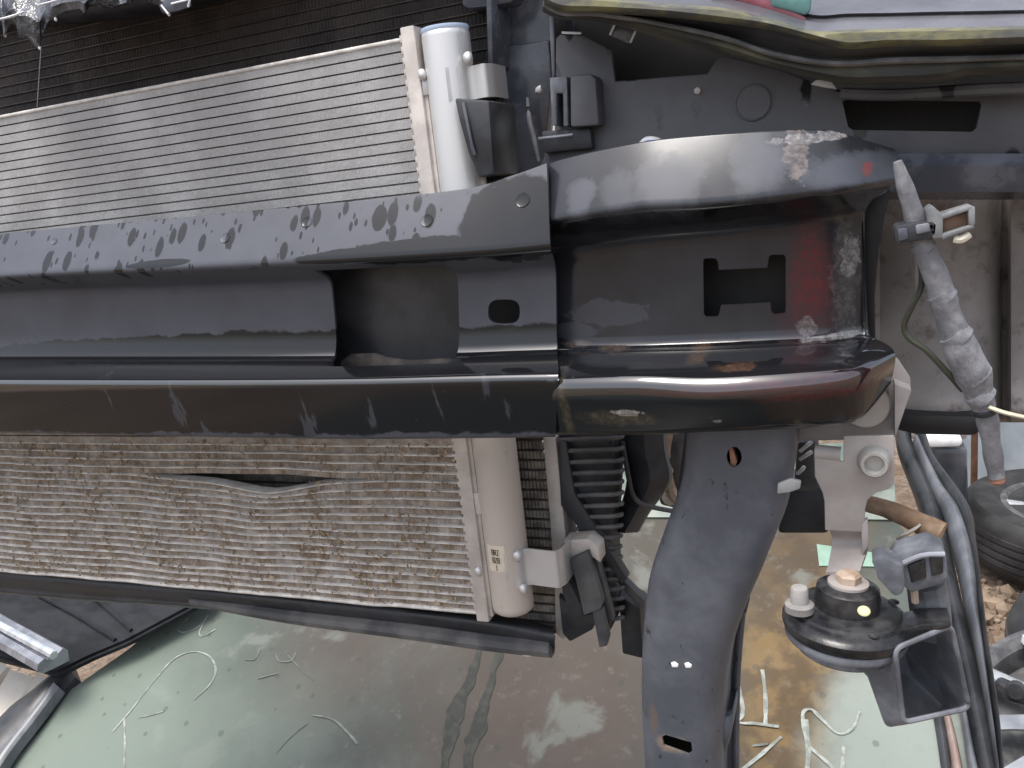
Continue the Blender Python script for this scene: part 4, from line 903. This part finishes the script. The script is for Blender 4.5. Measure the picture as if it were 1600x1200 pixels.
# tyres
M_rub = mat('tyre_rubber', (.014, .014, .015), (.035, .034, .033), .6, .8, sc=12, bump=.3, bsc=60)
M_rim = mat('alloy_rim', (.42, .43, .44), (.54, .55, .56), .35, .5, metal=.5, sc=20, bump=.1)
def wheel(name, label, c, axis, R, wd, spokes, group='wheels lying in the yard', bare=False):
    t = thing(name, label, 'wheel', c, group); r0 = R * .62
    if bare: r0 = R - .01
    else:
        ty = obj('tyre', lathe(c, axis, [(r0, -wd * .42), (r0 + .03, -wd * .5), (R * .9, -wd * .5), (R * .97, -wd * .42), (R, -wd * .3), (R, wd * .3), (R * .97, wd * .42), (R * .9, wd * .5), (r0 + .03, wd * .5), (r0, wd * .42)], 56), M_rub, t)
        for z_ in (-.2, -.07, .07, .2):
            obj('tread_rib', lathe(c, axis, [(R - .004, wd * (z_ - .045)), (R + .005, wd * (z_ - .04)), (R + .005, wd * (z_ + .04)), (R - .004, wd * (z_ + .045))], 56), M_rub, ty)
    rm = obj('rim', lathe(c, axis, [(r0 - .03, -wd * .3), (r0 + .004, -wd * .44), (r0 + .004, wd * .44), (r0 - .012, wd * .46), (r0 - .03, wd * .36), (r0 - .035, wd * .1), (r0 * .25, wd * .05), (.001, wd * .05)], 48), M_rim if not spokes else mat('rim_barrel', (.06, .06, .062), (.12, .12, .12), .5), t)
    a, b_ = frame(axis.normalized(), Vector((0, 1, .01)))
    for i in range(spokes):
        th = i * 2 * math.pi / spokes; dr = a * math.cos(th) + b_ * math.sin(th)
        obj('spoke', tube([c + axis.normalized() * wd * .30 + dr * r0 * .16, c + axis.normalized() * wd * .36 + dr * r0 * .6, c + axis.normalized() * wd * .38 + dr * (r0 - .01)], [.03, .022, .026], 8, 4, flat=.6), M_rim, rm)
    obj('hub', lathe(c, axis, [(.07, wd * .06), (.065, wd * .34), (.05, wd * .40), (.001, wd * .40)], 24), M_rim, rm)
    return t
wheel('wheel', 'wheel lying flat with tyre before the pale fence', G(1664, 826, .14), Vector((.05, -.06, 1)), .31, .20, 5)
wheel('wheel', 'plain black tyre lying on the dirt at the right edge', G(1800, 1040, .14), Vector((.0, -.05, 1)), .31, .22, 0)
wheel('wheel', 'bare silver spoked wheel at the lower right corner', G(1720, 1160, .16), Vector((-.2, -.3, 1)), .27, .2, 10, bare=True)
obj_l = thing('scrap_hub', 'dark metal part between the standing tyre and spoked wheel', 'scrap part', G(1585, 1085, .25))
obj('arm', tube([G(1562, 1068, .3), G(1585, 1082, .3), G(1625, 1092, .3)], [.015, .022, .02], 10, 4), M_seal, obj_l)
obj('end_lug', lathe(G(1588, 1078, .32), Vector((-.3, -1, .4)), [(.015, -.02), (.02, 0), (.015, .015), (.001, .015)], 14), M_seal, obj_l)
# small stones
bm = bmesh.new()
for j in range(420):
    p = G(rng.uniform(1480, 1700), rng.uniform(860, 1230)); s_ = rng.choice((.008, .012, .018, .03))
    q = bmesh.ops.create_icosphere(bm, subdivisions=1, radius=s_)
    for v in q['verts']: v.co = v.co * rng.uniform(.7, 1.2)
    bmesh.ops.translate(bm, verts=q['verts'], vec=p + Vector((0, 0, s_ * .3)))
tag(obj('gravel', bm, mat('stones', (.15, .11, .075), (.28, .21, .15), .9, sc=9, bump=0), None, smooth=None), 'loose stones and crumbs on the brown yard dirt', 'gravel', kind='stuff')
# far car glimpsed between pillar and fence
FC = thing('background_car', 'dark parked car with white trim seen past the pillar', 'car', V(1475, 800, 2.9))
obj('dark_side', prism([(1432, 700), (1512, 700), (1514, 800), (1470, 800), (1440, 740)], 2.95, .2, .02), mat('dark_glass', (.05, .055, .065), (.12, .125, .135), .12, .3, sc=5, bump=.2, bsc=6, bdist=.02), FC)
obj('white_trim', prism([(1434, 684), (1500, 682), (1506, 692), (1500, 699), (1440, 700)], 2.85, .1, .01), mat('white_paint', (.8, .8, .8), (.7, .7, .7), .3, bump=0), FC)
obj('body_band', prism([(1420, 664), (1514, 664), (1514, 690), (1420, 690)], 2.96, .2, .02), mat('tan_body', (.30, .27, .25), (.38, .35, .33), .5, bump=0), FC)
# pale boards at the left edge
LB = thing('pale_scrap_panel', 'cream scrap panel under the bright rail at the left edge', 'panel', W(20, 1060, -.1))
for a in ([(-120, 1000), (-4, 1032), (12, 1042), (-20, 1076), (-120, 1100)], [(16, 1046), (52, 1058), (30, 1104), (-10, 1160), (-40, 1140)], [(58, 1050), (76, 1060), (40, 1092), (34, 1088)]):
    P_ = [W(x, y_, -.12) for x, y_ in a]; bm = bmesh.new(); bm.faces.new([bm.verts.new(p) for p in P_])
    q = bmesh.ops.extrude_face_region(bm, geom=bm.faces[:]); bmesh.ops.translate(bm, vec=-WS_N * .02, verts=[v for v in q['geom'] if isinstance(v, bmesh.types.BMVert)])
    obj('board', bm, mat('cream_panel', (.55, .50, .43), (.62, .58, .52), .6, sc=10, bump=0), LB, smooth=None)
